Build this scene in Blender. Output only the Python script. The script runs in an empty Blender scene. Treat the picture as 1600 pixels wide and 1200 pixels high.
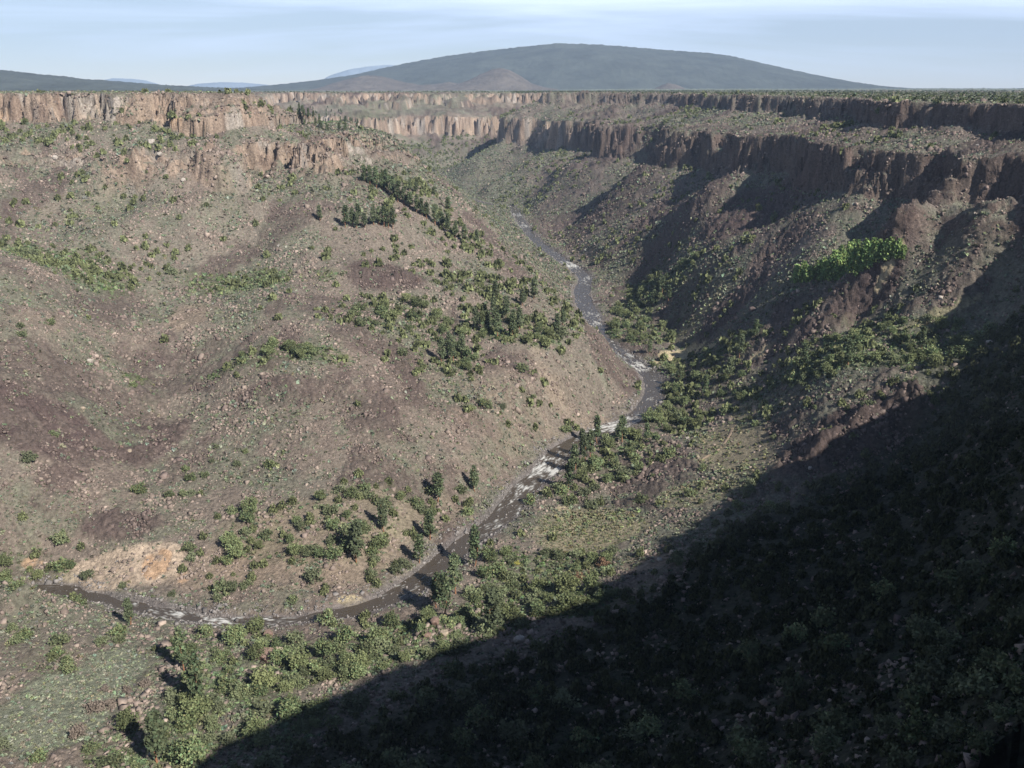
import bpy, math, random
import numpy as np
from mathutils import Matrix, Vector, Quaternion

# ---------------------------------------------------------------- camera, sky, sun, exposure
SC = bpy.context.scene
COL = SC.collection
F_PX = 1500.0                      # focal length in pixels of a 1600 px wide frame
PITCH = math.atan(464 / 1500.0)    # horizon lies 464 px above the centre
CAM_H = 240.0                      # metres above the river
SUN_EL, SUN_AZ = math.radians(37), math.radians(-48)   # azimuth from +x
SUN_DIR = np.array([math.cos(SUN_EL) * math.cos(SUN_AZ), math.cos(SUN_EL) * math.sin(SUN_AZ), math.sin(SUN_EL)])

cam_d = bpy.data.cameras.new('camera')
cam_d.sensor_width = 36
cam_d.lens = 36 * F_PX / 1600
cam_d.clip_start = 0.5
cam_d.clip_end = 90000
cam = bpy.data.objects.new('camera', cam_d)
COL.objects.link(cam)
cam.location = (0, 0, CAM_H)
cam.rotation_euler = (math.pi / 2 - PITCH, 0, 0)
SC.camera = cam

def nodes_of(tree):
    tree.nodes.clear()
    return tree.nodes, tree.links

world = bpy.data.worlds.new('World')
SC.world = world
world.use_nodes = True
N, L = nodes_of(world.node_tree)
out = N.new('ShaderNodeOutputWorld')
bg = N.new('ShaderNodeBackground')
bg.inputs['Strength'].default_value = 0.05
sky = N.new('ShaderNodeTexSky')
sky.sky_type = 'NISHITA'
sky.sun_disc = False
sky.sun_elevation = SUN_EL
sky.sun_rotation = math.pi / 2 - SUN_AZ
sky.altitude = 2200
sky.air_density = 1.0
sky.dust_density = 0.15
sky.ozone_density = 1.2
tc = N.new('ShaderNodeTexCoord')
# thin high cirrus: noise on the sky plane (direction / height above horizon)
sep = N.new('ShaderNodeSeparateXYZ')
L.new(tc.outputs['Generated'], sep.inputs[0])
def math_node(op, a=None, b=None, N=N, L=L, clamp=False):
    m = N.new('ShaderNodeMath'); m.operation = op; m.use_clamp = clamp
    for i, v in enumerate((a, b)):
        if v is None: continue
        if hasattr(v, 'links'): L.new(v, m.inputs[i])
        else: m.inputs[i].default_value = v
    return m.outputs[0]
zz = math_node('ADD', math_node('MAXIMUM', sep.outputs['Z'], 0.0), 0.10)
cx = math_node('DIVIDE', sep.outputs['X'], zz)
cy = math_node('DIVIDE', sep.outputs['Y'], zz)
comb = N.new('ShaderNodeCombineXYZ')
L.new(cx, comb.inputs[0]); L.new(cy, comb.inputs[1])
mp = N.new('ShaderNodeMapping')
mp.inputs['Scale'].default_value = (0.2, 0.45, 1)
mp.inputs['Rotation'].default_value = (0, 0, math.radians(-14))
mp.inputs['Location'].default_value = (0.35, 0.2, 0)
L.new(comb.outputs[0], mp.inputs['Vector'])
nz = N.new('ShaderNodeTexNoise')
nz.inputs['Scale'].default_value = 1.3
nz.inputs['Detail'].default_value = 7
nz.inputs['Roughness'].default_value = 0.55
nz.inputs['Distortion'].default_value = 0.6
L.new(mp.outputs[0], nz.inputs['Vector'])
cr = N.new('ShaderNodeValToRGB')
cr.color_ramp.elements[0].position = 0.42
cr.color_ramp.elements[1].position = 0.74
L.new(nz.outputs['Fac'], cr.inputs[0])
low = math_node('SUBTRACT', 1.0, math_node('MULTIPLY', math_node('MAXIMUM', math_node('SUBTRACT', sep.outputs['Z'], 0.14), 0.0), 2.6, clamp=True), clamp=True)
fade = math_node('MULTIPLY', math_node('MULTIPLY', sep.outputs['Z'], 14.0, clamp=True), 0.85)
cf = math_node('MULTIPLY', math_node('ADD', math_node('MULTIPLY', cr.outputs[0], fade), 0.30), math_node('ADD', math_node('MULTIPLY', low, 0.9), 0.1))
mix = N.new('ShaderNodeMix'); mix.data_type = 'RGBA'
L.new(cf, mix.inputs['Factor'])
L.new(sky.outputs[0], mix.inputs['A'])
mix.inputs['B'].default_value = (13.4, 15.8, 20.8, 1)
L.new(mix.outputs['Result'], bg.inputs['Color'])
L.new(bg.outputs[0], out.inputs[0])

sun_d = bpy.data.lights.new('sun', 'SUN')
sun_d.energy = 5.0
sun_d.angle = math.radians(0.55)
sun_d.color = (1.0, 0.94, 0.84)
sun = bpy.data.objects.new('sun', sun_d)
COL.objects.link(sun)
sun.rotation_euler = Vector(SUN_DIR).to_track_quat('Z', 'Y').to_euler()
sun.location = (200, -200, 600)

SC.view_settings.view_transform = 'Standard'
SC.view_settings.look = 'None'
SC.view_settings.exposure = 0.62
SC.view_settings.gamma = 1
SC.cycles.max_bounces = 4
SC.cycles.diffuse_bounces = 2
SC.cycles.glossy_bounces = 2
SC.cycles.volume_bounces = 0
SC.cycles.transparent_max_bounces = 4

# ---------------------------------------------------------------- numeric helpers
RNG = np.random.default_rng(7)
CP, SP = math.cos(PITCH), math.sin(PITCH)

def ray(u, v):
    xc = (np.asarray(u, float) - 800) / F_PX
    yc = (600 - np.asarray(v, float)) / F_PX
    return xc, CP + yc * SP, -SP + yc * CP

def at_z(u, v, z):
    """the point at elevation z seen in the photograph at u, v"""
    dx, dy, dz = ray(u, v)
    t = (z - CAM_H) / dz
    return float(dx * t), float(dy * t)

def to_px(x, y, z):
    f = y * CP - (z - CAM_H) * SP
    up = y * SP + (z - CAM_H) * CP
    return 800 + F_PX * x / f, 600 - F_PX * up / f, f

TAB = np.random.default_rng(11).random((64, 256, 256)).astype(np.float32)
def vn(x, y, lam, seed):
    """smooth value noise, wavelength lam, about -1..1"""
    x = x / lam + seed * 17.31; y = y / lam + seed * 9.77
    xi = np.floor(x).astype(np.int64); yi = np.floor(y).astype(np.int64)
    fx = (x - xi).astype(np.float32); fy = (y - yi).astype(np.float32)
    fx = fx * fx * (3 - 2 * fx); fy = fy * fy * (3 - 2 * fy)
    T = TAB[seed % 64]
    x0 = xi & 255; x1 = (xi + 1) & 255; y0 = yi & 255; y1 = (yi + 1) & 255
    a = T[x0, y0] * (1 - fx) + T[x1, y0] * fx
    b = T[x0, y1] * (1 - fx) + T[x1, y1] * fx
    return (a * (1 - fy) + b * fy) * 2 - 1

def cells(x, y, lam, seed):
    """one random value per irregular block"""
    x = x / lam + seed * 5.1; y = y / lam + seed * 3.3
    xi = np.floor(x).astype(np.int64); yi = np.floor(y).astype(np.int64)
    best = np.full(x.shape, 9.0); val = np.zeros(x.shape)
    A, B, C = TAB[seed], TAB[seed + 1], TAB[seed + 2]
    for i in (-1, 0, 1):
        for j in (-1, 0, 1):
            a = (xi + i) & 255; b = (yi + j) & 255
            d = (xi + i + A[a, b] - x) ** 2 + (yi + j + B[a, b] - y) ** 2
            mm = d < best
            best = np.where(mm, d, best); val = np.where(mm, C[a, b], val)
    return val * 2 - 1

C30, S30 = math.cos(0.6), math.sin(0.6)
def fbm(x, y, lam, octs, seed, gain=0.5):
    r = 0; a = 1; tot = 0
    for o in range(octs):
        r = r + a * vn(x, y, lam, seed + o); tot += a
        a *= gain; lam *= 0.5
        x, y = C30 * x - S30 * y, S30 * x + C30 * y
    return r / tot

def ss(x, a, b):
    t = np.clip((x - a) / (b - a), 0, 1)
    return t * t * (3 - 2 * t)

# ---------------------------------------------------------------- the canyon's shape
# S is a smooth "distance up the wall"; T() turns it into height: talus, lower cliff, bench, upper cliff, plateau.
# strata heights (lower cliff bottom, top, upper cliff bottom, top) at places
STRATA = [(-500, 900, 178, 186, 206, 233), (-250, 980, 168, 187, 208, 233), (-300, 700, 178, 186, 206, 233),
          (-100, 1400, 150, 178, 200, 230),
          (340, 670, 158, 188, 204, 225), (340, 950, 146, 187, 204, 225.5), (290, 1400, 132, 179, 203, 226), (160, 1950, 114, 171, 207, 226), (0, 2350, 110, 165, 205, 226),
          (-200, 2700, 118, 160, 194, 221), (300, 3000, 120, 165, 198, 221), (-1200, 3000, 118, 160, 194, 221),
          (0, -50, 150, 185, 206, 238), (300, 100, 148, 184, 206, 232), (480, 400, 148, 182, 206, 227), (-300, -100, 150, 185, 205, 236)]
ST = np.array(STRATA, float)
def strata(x, y):
    w = 0; acc = [0, 0, 0, 0]
    for r in ST:
        d2 = ((x - r[0]) ** 2 + (y - r[1]) ** 2) / 1e4 + 0.3
        k = 1 / (d2 * d2)
        w = w + k
        for i in range(4): acc[i] = acc[i] + k * r[2 + i]
    return [a / w for a in acc]

def T_of(S, b0, b1, c0, c1, wid=7.0, wid2=6.0):
    z = S * b0 / 130.0
    q1 = np.clip((S - 130) / wid, 0, 1)
    z = np.where(S > 130, b0 + (b1 - b0) * (q1 + .05 * np.sin(q1 * 18.0)) , z)
    z = np.where(S > 130 + wid, b1 + (c0 - b1) * (S - 130 - wid) / (70 - wid), z)
    q = np.clip((S - 206 + wid2) / wid2, 0, 1)
    zb = b1 + (c0 - b1) * (S - 130 - wid) / (70 - wid)
    z = np.where(S > 206 - wid2, np.maximum(zb * (S < 206), c0 + (c1 - c0) * (q + .05 * np.sin(q * 18.0))), z)
    z = np.where(S > 206, c1 + np.minimum((S - 206) * 0.02, 0.8), z)
    return z

def S_of(z, x, y):
    b0, b1, c0, c1 = [float(q) for q in strata(np.float64(x), np.float64(y))]
    if z <= b0: return z * 130 / b0
    if z <= b1: return 130 + 7 * (z - b0) / (b1 - b0)
    if z <= c0: return 137 + 63 * (z - b1) / (c0 - b1)
    return 200 + 6 * (z - c0) / (c1 - c0)

CTRL = []
def cz(u, v, z):
    x, y = at_z(u, v, z); CTRL.append((x, y, S_of(z, x, y)))
def cS(x, y, S): CTRL.append((x, y, S))
def cs_px(u, v, z, S):
    x, y = at_z(u, v, z); CTRL.append((x, y, S))

# left slope, picture column by column (v, z)
for u in (-140, 0, 110):
    for v, z in ((1250, 12), (1200, 12), (1100, 13), (1000, 14), (950, 11)): cz(u, v, z)
for u in (-140, 0):
    for v, z in ((870, 9), (820, 20), (760, 36), (700, 50), (600, 76), (500, 97), (430, 116), (330, 140), (250, 176)): cz(u, v, z)
for v, z in ((885, 9), (850, 12), (820, 17), (700, 29), (650, 40), (600, 50), (500, 75), (400, 106), (350, 128), (300, 149), (255, 174)): cz(200, v, z)
for v, z in ((940, 4), (880, 9), (820, 17), (780, 22), (700, 34), (650, 45), (600, 55), (560, 66), (540, 66), (500, 76), (400, 103), (350, 124), (318, 138)): cz(400, v, z)
for v, z in ((930, 4), (850, 14), (780, 24), (700, 36), (600, 55), (500, 78), (400, 105), (330, 132), (275, 158)): cz(550, v, z)
for v, z in ((840, 5), (780, 10), (740, 20), (700, 28), (600, 48), (500, 68), (430, 88), (370, 108)): cz(700, v, z)
for v, z in ((330, 120), (300, 106), (292, 94)): cz(700, v, z)
for v, z in ((700, 10), (650, 26), (600, 40), (550, 54), (500, 66), (450, 60), (420, 38)): cz(850, v, z)
for v, z in ((640, 9), (600, 27), (560, 37), (530, 36)): cz(950, v, z)
cz(775, 760, 7); cz(1003, 610, 6)
cz(780, 440, 86); cz(780, 380, 84); cz(760, 345, 70)
# left lower cliff and rim
for u, v, z in ((-140, 235, 182), (60, 232, 183), (200, 232, 184), (330, 240, 180), (390, 222, 188), (450, 212, 188), (520, 210, 188), (590, 222, 180)):
    cs_px(u, v, z, 137)
for u, t in ((-260, 985), (-140, 985), (0, 985), (100, 985), (200, 985), (300, 985), (395, 1010)):
    cS((u - 800) / F_PX * t, 1.025 * t, 199); cS((u - 800) / F_PX * (t + 32), 1.025 * (t + 32), 208)
cS(-345, 1170, 206); cS(-410, 1330, 206); cS(-460, 1500, 206); cS(-520, 1700, 206); cS(-700, 1850, 206); cS(-950, 1950, 206)
cS(-180, 2000, 75); cS(-300, 2060, 110); cS(-120, 1800, 80); cS(-230, 1830, 118); cS(-250, 2250, 60); cS(-110, 2050, 45); cS(-180, 1270, 160); cS(-235, 1230, 172); cS(-290, 1150, 180); cS(-170, 1400, 130); cS(-260, 1600, 137); cS(-400, 1850, 137)
for x, y in ((-850, 1150), (-600, 1150), (-450, 1200), (-560, 1450), (-650, 1620), (-900, 1750), (-1300, 1900), (-1300, 1300), (-1200, 800)): cS(x, y, 245)
for x, y in ((-1500, 2800), (-1500, 2000)): cS(x, y, 245)
cS(-700, 300, 60); cS(-700, 500, 90); cS(-900, 450, 140); cS(-1000, 700, 206)
# right wall
for v, z in ((760, 9), (850, 13), (900, 16), (1000, 22), (1100, 30), (1250, 40)): cz(1000, v, z)
for v, z in ((1010, 8), (1100, 13), (1250, 20)): cz(400, v, z)
for v, z in ((985, 9), (1050, 15), (1200, 25)): cz(700, v, z)
for v, z in ((700, 9),): cz(1000, v, z)
for v, z in ((500, 60), (560, 46), (600, 38), (650, 33), (700, 30), (800, 33), (900, 40), (1050, 52), (1250, 66)): cz(1200, v, z)
for v, z in ((440, 76), (400, 92), (350, 109), (300, 128)): cz(1200, v, z)
cz(1075, 560, 6); cz(1100, 500, 33); cz(1100, 540, 20); cz(1150, 520, 46); cz(1150, 580, 32); cz(1060, 500, 18); cz(1080, 640, 10); cz(1100, 440, 58); cz(1100, 400, 75); cz(1100, 350, 95); cz(1100, 300, 122)
for v, z in ((450, 14), (400, 40), (350, 68), (300, 96), (262, 124)): cz(1000, v, z)
for v, z in ((400, 20), (350, 26), (300, 62), (250, 106)): cz(900, v, z)
cz(760, 292, 38); cz(800, 272, 56); cz(740, 252, 74); cz(705, 266, 36); cz(640, 262, 50)
for v, z in ((310, 30), (260, 80), (228, 108)): cz(830, v, z)
for v, z in ((340, 130), (380, 114), (420, 100), (450, 90), (500, 79), (560, 69), (600, 62), (650, 54), (700, 46), (800, 42)): cz(1300, v, z)
for v, z in ((365, 128), (420, 106), (500, 90), (560, 76), (615, 70), (640, 62), (700, 52), (800, 58), (900, 66), (1050, 78), (1250, 90)): cz(1420, v, z)
for v, z in ((395, 126), (450, 113), (560, 92), (700, 85), (900, 90), (1200, 105)): cz(1555, v, z)
for v, z in ((500, 130), (700, 115), (900, 112), (1200, 125)): cz(1700, v, z)
for u, v, z in ((785, 186, 163), (850, 188, 168), (920, 189, 172), (1000, 189, 177), (1060, 196, 178), (1110, 206, 181), (1200, 214, 184), (1300, 224, 188), (1400, 239, 186), (1450, 255, 184), (1530, 262, 187), (1620, 264, 189)):
    cs_px(u, v, z, 137)
for v, z in ((380, 115), (420, 103), (480, 88)): cz(1360, v, z)
# the shoulder block below the lower cliff at right
cz(1400, 338, 152); cz(1470, 312, 163); cz(1530, 330, 160); cz(1470, 378, 136)
for x, y in ((415, 745), (410, 850), (395, 920), (368, 975), (372, 1030), (395, 1090), (400, 1180), (412, 1300), (400, 1420), (430, 1540), (400, 1650), (350, 1850), (330, 2000), (270, 2160), (185, 2360), (85, 2510), (140, 2700), (330, 2860)):
    cS(x, y, 206)
for x, y in ((450, 720), (440, 900), (450, 1100), (470, 1350), (520, 1600), (460, 1850), (420, 2150), (300, 2450), (450, 2650), (700, 2600), (800, 1800), (800, 1200), (800, 700)): cS(x, y, 245)
cS(0, 2600, 137); cS(60, 2760, 137)
# far wall
for u in (430, 520, 600, 680, 740): cs_px(u, 184, 160, 137)
for u in (430, 520, 600, 680, 760, 820): cs_px(u, 161, 195, 199)
for u in (430, 520, 600, 700, 800): cs_px(u, 147, 220, 206.5)
cs_px(600, 245, 70, 77); cs_px(690, 250, 60, 66); cs_px(660, 225, 92, 101)
cS(330, 2900, 206); cS(-1000, 2950, 206); cS(-1000, 2500, 120); cS(-900, 2300, 15)
for x in (-1200, -700, -300, 100, 500): cS(x, 3300, 245); cS(x, 3800, 245)
# the near rim, traced from the edge of the shadow it throws into the canyon
EDGE = [(300, 1200, 20), (520, 1100, 18), (700, 1035, 18), (900, 950, 20), (1040, 870, 22), (1200, 780, 33), (1380, 697, 48), (1470, 640, 66), (1540, 560, 88), (1565, 480, 108)]
rimpts = []
for u, v, z in EDGE:
    x, y = at_z(u, v, z)
    k = (max(229.0, 236 - .02 * max(0, u - 300)) - z) / SUN_DIR[2]
    if u >= 1470: k += 55
    rimpts.append((x + SUN_DIR[0] * k, y + SUN_DIR[1] * k))
for (x, y) in rimpts: cS(x, y, 206)
nx, ny = 0.75, -0.66
for i, (x, y) in enumerate(rimpts[::2]):
    cS(x + nx * 90, y + ny * 90, 245)
    if i > 2: cS(x - 0.75 * 62, y + 0.66 * 62, 158)
cS(415, 640, 206); cS(520, 560, 245)
x0, y0 = rimpts[0]
cS(x0 + 10, y0 - 90, 245); cS(80, -140, 245)
cS(0, -6, 206); cS(-30, -36, 206); cS(0, -70, 245)
cS(-120, -90, 206); cS(-280, -120, 206); cS(-500, -160, 206); cS(-150, -180, 245); cS(-350, -220, 245); cS(-700, -300, 245)
cS(0, 60, 105); cS(60, 60, 105); cS(-120, 0, 110); cS(0, 130, 72); cS(100, 130, 80); cS(-130, 120, 55); cS(-300, 50, 80)
cS(-100, 200, 38); cS(40, 200, 50); cS(-300, 180, 30)
for x, y in ((300, -300), (700, 0), (800, 400), (-300, -600), (300, -600), (-1000, -500), (-1000, -100), (900, -600)): cS(x, y, 245)

# river centre line: (u, v, z, half width)
RIV = [(-900, 480, .2, 9), (-700, 600, .1, 9)]
RIVPX = [(30, 922, -.2, 7), (100, 925, 0, 7), (160, 935, 0.1, 7), (240, 955, .3, 8), (330, 970, .6, 8), (430, 972, 1.0, 7.5), (520, 960, 1.3, 7.5), (590, 943, 1.4, 8.5), (640, 918, 1.5, 10),
         (690, 880, 1.6, 11), (735, 845, 1.8, 10), (775, 815, 2.0, 10), (818, 765, 2.6, 11), (850, 735, 3.2, 11), (880, 703, 3.8, 10), (925, 677, 4.4, 10), (965, 664, 4.8, 10), (1003, 645, 5.1, 11), (1022, 618, 5.3, 12), (1018, 590, 5.6, 12),
         (992, 565, 6.2, 11), (960, 545, 6.6, 10), (938, 525, 7.0, 11), (928, 500, 7.5, 12), (915, 478, 7.9, 14), (908, 455, 8.2, 14), (914, 436, 8.6, 13), (899, 420, 9.2, 12),
         (872, 402, 9.8, 12), (842, 380, 10.4, 12), (822, 358, 10.9, 12), (809, 338, 11.5, 12), (797, 322, 12.2, 11), (776, 321.5, 12.8, 10), (738, 313, 13.2, 10), (700, 303, 13.8, 10), (660, 293, 14.4, 10)]
rp = [(-1000, 330, -1, 8), (-700, 375, -.8, 8), (-480, 395, -.5, 7)]
for u, v, z, w in RIVPX:
    x, y = at_z(u, v, z); rp.append((x, y, z, w))
rp += [(-360, 2450, 15, 11), (-600, 2380, 16, 11), (-950, 2300, 17, 11), (-1500, 2350, 19, 11)]
rp = np.array(rp, float); rp[:, 3] *= np.where(rp[:, 0] < -90, np.where(rp[:, 1] < 600, .55, .7), .64)
def catmull(P, step=6.0):
    res = []
    for i in range(len(P) - 1):
        p0 = P[max(i - 1, 0)]; p1 = P[i]; p2 = P[i + 1]; p3 = P[min(i + 2, len(P) - 1)]
        n = max(2, int(np.hypot(*(p2 - p1)[:2]) / step))
        for k in range(n):
            t = k / n
            res.append(0.5 * ((2 * p1) + (-p0 + p2) * t + (2 * p0 - 5 * p1 + 4 * p2 - p3) * t * t + (-p0 + 3 * p1 - 3 * p2 + p3) * t ** 3))
    res.append(P[-1])
    return np.array(res)
RC = catmull(rp, 12.0)
for q in RC[::4]: CTRL.append((q[0], q[1], q[2] * 130 / 150))

def tps_fit(P, lam=0.25):
    X = P[:, :2] / 100.0
    n = len(X)
    d2 = ((X[:, None] - X[None]) ** 2).sum(-1)
    K = 0.5 * d2 * np.log(d2 + 1e-9) + np.eye(n) * lam * 0.01
    Q = np.c_[np.ones(n), X]
    A = np.zeros((n + 3, n + 3)); A[:n, :n] = K; A[:n, n:] = Q; A[n:, :n] = Q.T
    sol = np.linalg.solve(A, np.r_[P[:, 2], 0, 0, 0])
    return X, sol
CT = np.array(CTRL)
TX, TS = tps_fit(CT)
def tps_eval(x, y):
    x = x / 100.0; y = y / 100.0
    r = TS[-3] + TS[-2] * x + TS[-1] * y
    for (a, b), c in zip(TX, TS):
        d2 = (x - a) ** 2 + (y - b) ** 2
        r = r + c * 0.5 * d2 * np.log(d2 + 1e-9)
    return r

GX0, GX1, GY0, GY1, GS = -1700., 1400., -700., 4300., 8.0
gx = np.arange(GX0, GX1 + GS, GS); gy = np.arange(GY0, GY1 + GS, GS)
MX, MY = np.meshgrid(gx, gy, indexing='ij')
SG = np.clip(tps_eval(MX, MY), -20, 245)
# river distance, station height and width on the same grid
def river_info(x, y, P):
    sh = x.shape; x = x.ravel(); y = y.ravel()
    best = np.full(x.shape, 1e9); bz = np.zeros_like(best); bw = np.zeros_like(best)
    cum = np.r_[0, np.cumsum(np.hypot(*np.diff(P[:, :2], axis=0).T))]
    for i in range(len(P) - 1):
        a = P[i]; b = P[i + 1]; ex, ey = b[0] - a[0], b[1] - a[1]
        l2 = ex * ex + ey * ey + 1e-9
        t = np.clip(((x - a[0]) * ex + (y - a[1]) * ey) / l2, 0, 1)
        d = np.hypot(x - a[0] - t * ex, y - a[1] - t * ey)
        m = d < best
        best = np.where(m, d, best); bz = np.where(m, a[2] + t * (b[2] - a[2]), bz); bw = np.where(m, a[3] + t * (b[3] - a[3]), bw)
    return best.reshape(sh), bz.reshape(sh), bw.reshape(sh)
RD0, RZ0, RW0 = river_info(MX, MY, RC)
bg0, bg1, bg2, bg3 = strata(MX, MY)

def bsamp(G, x, y):
    """smooth (quadratic B-spline) lookup of a grid"""
    fx = np.clip((x - GX0) / GS, 1, len(gx) - 3); fy = np.clip((y - GY0) / GS, 1, len(gy) - 3)
    ix = np.floor(fx + 0.5).astype(np.int64); iy = np.floor(fy + 0.5).astype(np.int64)
    tx = fx - ix; ty = fy - iy
    wx = (0.5 * (0.5 - tx) ** 2, 0.75 - tx * tx, 0.5 * (0.5 + tx) ** 2)
    wy = (0.5 * (0.5 - ty) ** 2, 0.75 - ty * ty, 0.5 * (0.5 + ty) ** 2)
    r = 0
    for i in range(3):
        for j in range(3):
            r = r + wx[i] * wy[j] * G[ix + i - 1, iy + j - 1]
    return r

# mounds, ridges, hollows: (u, v, z guess, radius x m, radius y m, height)
BUMPS = []
def bump(u, v, z, rx, ry, h, rot=0): 
    x, y = at_z(u, v, z); BUMPS.append((x, y, rx, ry, h, math.radians(rot)))
bump(680, 985, 10, 9, 8, 8)            # rocky outcrop by the bend
bump(1425, 628, 70, 10, 9, 19)    # dark pinnacle
bump(1375, 650, 62, 13, 9, 9, 40)
bump(1335, 672, 54, 16, 8, 8, 40)
bump(1285, 705, 44, 18, 8, 7, 40)
bump(780, 715, 16, 20, 14, 6)
bump(450, 590, 60, 60, 18, 5)
bump(170, 680, 34, 40, 20, 6)
bump(640, 430, 95, 60, 25, 7, -20)
bump(60, 460, 112, 60, 30, 6)
bump(300, 500, 78, 60, 30, 5)
bump(350, 300, 150, 40, 30, 7)
bump(310, 560, 62, 50, 18, -4)
bump(250, 640, 42, 50, 15, -5, 20)
bump(40, 962, 8, 40, 10, 9); bump(-80, 955, 8, 46, 12, 10)
bump(1180, 640, 18, 50, 40, -3)

BUT = (-268.0, 905.0)
def height(x, y, full=False):
    x = np.asarray(x, float); y = np.asarray(y, float)
    S0 = bsamp(SG, x, y)
    rd = bsamp(RD0, x, y); rz = bsamp(RZ0, x, y)
    b0 = bsamp(bg0, x, y); b1 = bsamp(bg1, x, y); c0 = bsamp(bg2, x, y); c1 = bsamp(bg3, x, y)
    wall = ss(S0, 20, 70) * (1 - ss(S0, 225, 245))
    nearriv = 1 - ss(rd, 12, 45)
    b0 = b0 + 9 * fbm(x, y, 55, 3, 34); c0 = c0 + 6 * fbm(x, y, 48, 3, 35); b1 = np.maximum(b1 + 4 * fbm(x, y, 80, 2, 36), b0 + 6)
    # wandering rim, gullies down the talus
    eastw = ss(x, 60, 120)
    S = S0 + wall * (7 * fbm(x, y, 130, 2, 1) * (1 - .65 * eastw * (1 - ss(S0, 118, 131))) + 7.0 * ss(S0, 95 + 20 * eastw, 125 + 5 * eastw) * fbm(x, y, 60, 3, 40))
    wx = x + 9 * vn(x, y, 60, 5); wy = y + 9 * vn(x, y, 60, 6)
    eastw = ss(x, 60, 120)
    gul = vn(wx, wy * 0.28, 30, 4) * (1 - eastw) + vn(wx * 0.28, wy, 30, 4) * eastw
    S = S + wall * (2.6 - 1.3 * eastw) * gul * (1 - ss(S0, 120, 150))
    cl = np.exp(-((S - 133) / np.where(S < 133, 8, 16)) ** 2) + np.exp(-((S - 203) / 20) ** 2)
    but = fbm(x, y, 34, 2, 8) * 6 + np.abs(fbm(x, y, 15, 3, 12)) * 6 - 2 + fbm(x, y, 5, 2, 17) * 1.6
    side = ss(x - np.interp(y, [0, 1000, 1500, 2000, 2400, 2700], [60, 120, 60, -40, -120, -60]), 0, 60) * (1 - ss(y, 2600, 2750)) * ss(y, 100, 400)   # right wall: clean, tall lower cliff
    S = S + cl * but * (1 - .82 * side)
    m = cl > .12
    if m.any():
        S = np.array(S); xm, ym = x[m], y[m]
        S[m] += cl[m] * (1 - .68 * side[m]) * (5.5 * cells(xm, ym, 13.0, 3) + 3.2 * cells(xm, ym, 5.5, 7))
        ramp = ss(fbm(xm, ym, 75, 2, 66), .12, .45)          # rubble ramps that break the wall
        S[m] += ramp * 0.0
    brk = ss(fbm(x, y, 70, 3, 66), .05, .4)
    brk = np.maximum(brk, .9 * ss(x, -370, -310) * (x < 0) * (y < 1400) * ss(S0, 165, 185))
    patch = np.maximum(ss(fbm(x, y, 110, 2, 22), -0.15, 0.25), ss(x, -300, -250))
    leftup = (0.35 + 0.65 * ss(x, -400, -300))
    wid = 7 + (1 - side) * (1 - patch * leftup) * 26 * (1 - ss(y, 1700, 2000))
    wid = wid + 22 * ss(x, -200, -120) * (1 - side) * (y < 1600)
    z = T_of(S, b0, b1, c0, c1, wid + brk * 12, 6 + 16 * brk * (1 - side) + 4 * brk)
    # ledges inside the cliffs
    led = np.exp(-((S - 133.5) / 5) ** 2) + np.exp(-((S - 203) / 4) ** 2)
    z = z + led * 1.5 * vn(x, y, 9, 30)
    amp = (1 - ss(S0, 210, 240)) * (0.25 + 0.75 * ss(rd, 20, 60))
    z = z + amp * 2.2 * fbm(x, y, 46, 3, 25) * (1 - ss(S, 120, 130) * 0.4) * (1 - .4 * eastw)
    for bx, by, rx, ry, h, ro in BUMPS:
        c, s = math.cos(ro), math.sin(ro)
        dx = ((x - bx) * c + (y - by) * s) / rx; dy = (-(x - bx) * s + (y - by) * c) / ry
        z = z + h * np.exp(-(dx * dx + dy * dy)) * (1 + 0.35 * fbm(x, y, 7, 2, 33))
    z = z + (1 - ss(S0, 235, 245)) * 0.0 + ss(S0, 215, 245) * (0.8 * fbm(x, y, 90, 3, 50))
    # far plateau sinks a little
    r = np.hypot(x, y)
    z = z - ss(S0, 225, 245) * ss(r, 2600, 9000) * 14
    # the round buttress below the left lower cliff
    bd = np.hypot((x - BUT[0]) / 26, (y - BUT[1]) / 21) + .16 * fbm(x, y, 9, 3, 62)
    z = z + (24 + 3 * vn(x, y, 6, 63)) * (1 - ss(bd, .72, 1.1))
    # river bed and banks
    wob = 2.2 * fbm(x, y, 22, 3, 44)
    d = rd - bsamp(RW0, x, y) + wob
    bank = rz + 0.45 + np.clip(d, 0, 60) * 0.12 + ss(d, 0, 5) * 1.2
    k = 1 - ss(d, 4, 34)
    z = z * (1 - k) + np.minimum(z, bank) * k
    z = np.maximum(z, rz + 0.35 + ss(d, 1, 12) * 1.3)
    z = np.where(d < 1.5, rz + 0.5 + (d - 1.5) * 0.5, z)
    z = np.where(d < -4, rz - 2.2, z)
    # ledge the photographer stands on
    z = np.where((y > 0) & (y < 170) & (np.abs(x) < 1.15 * y + 4), np.minimum(z, 238.2 - 0.85 * y - ss(y, 0, 4) * 5), z)
    led2 = 238.35 - 2.2 * np.maximum(0, np.hypot(x, y + 3.2) - 3.6)
    z = np.where(y < 0.6, np.maximum(z, led2), z)
    if full: return z, S, S0, d, rz
    return z

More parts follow.
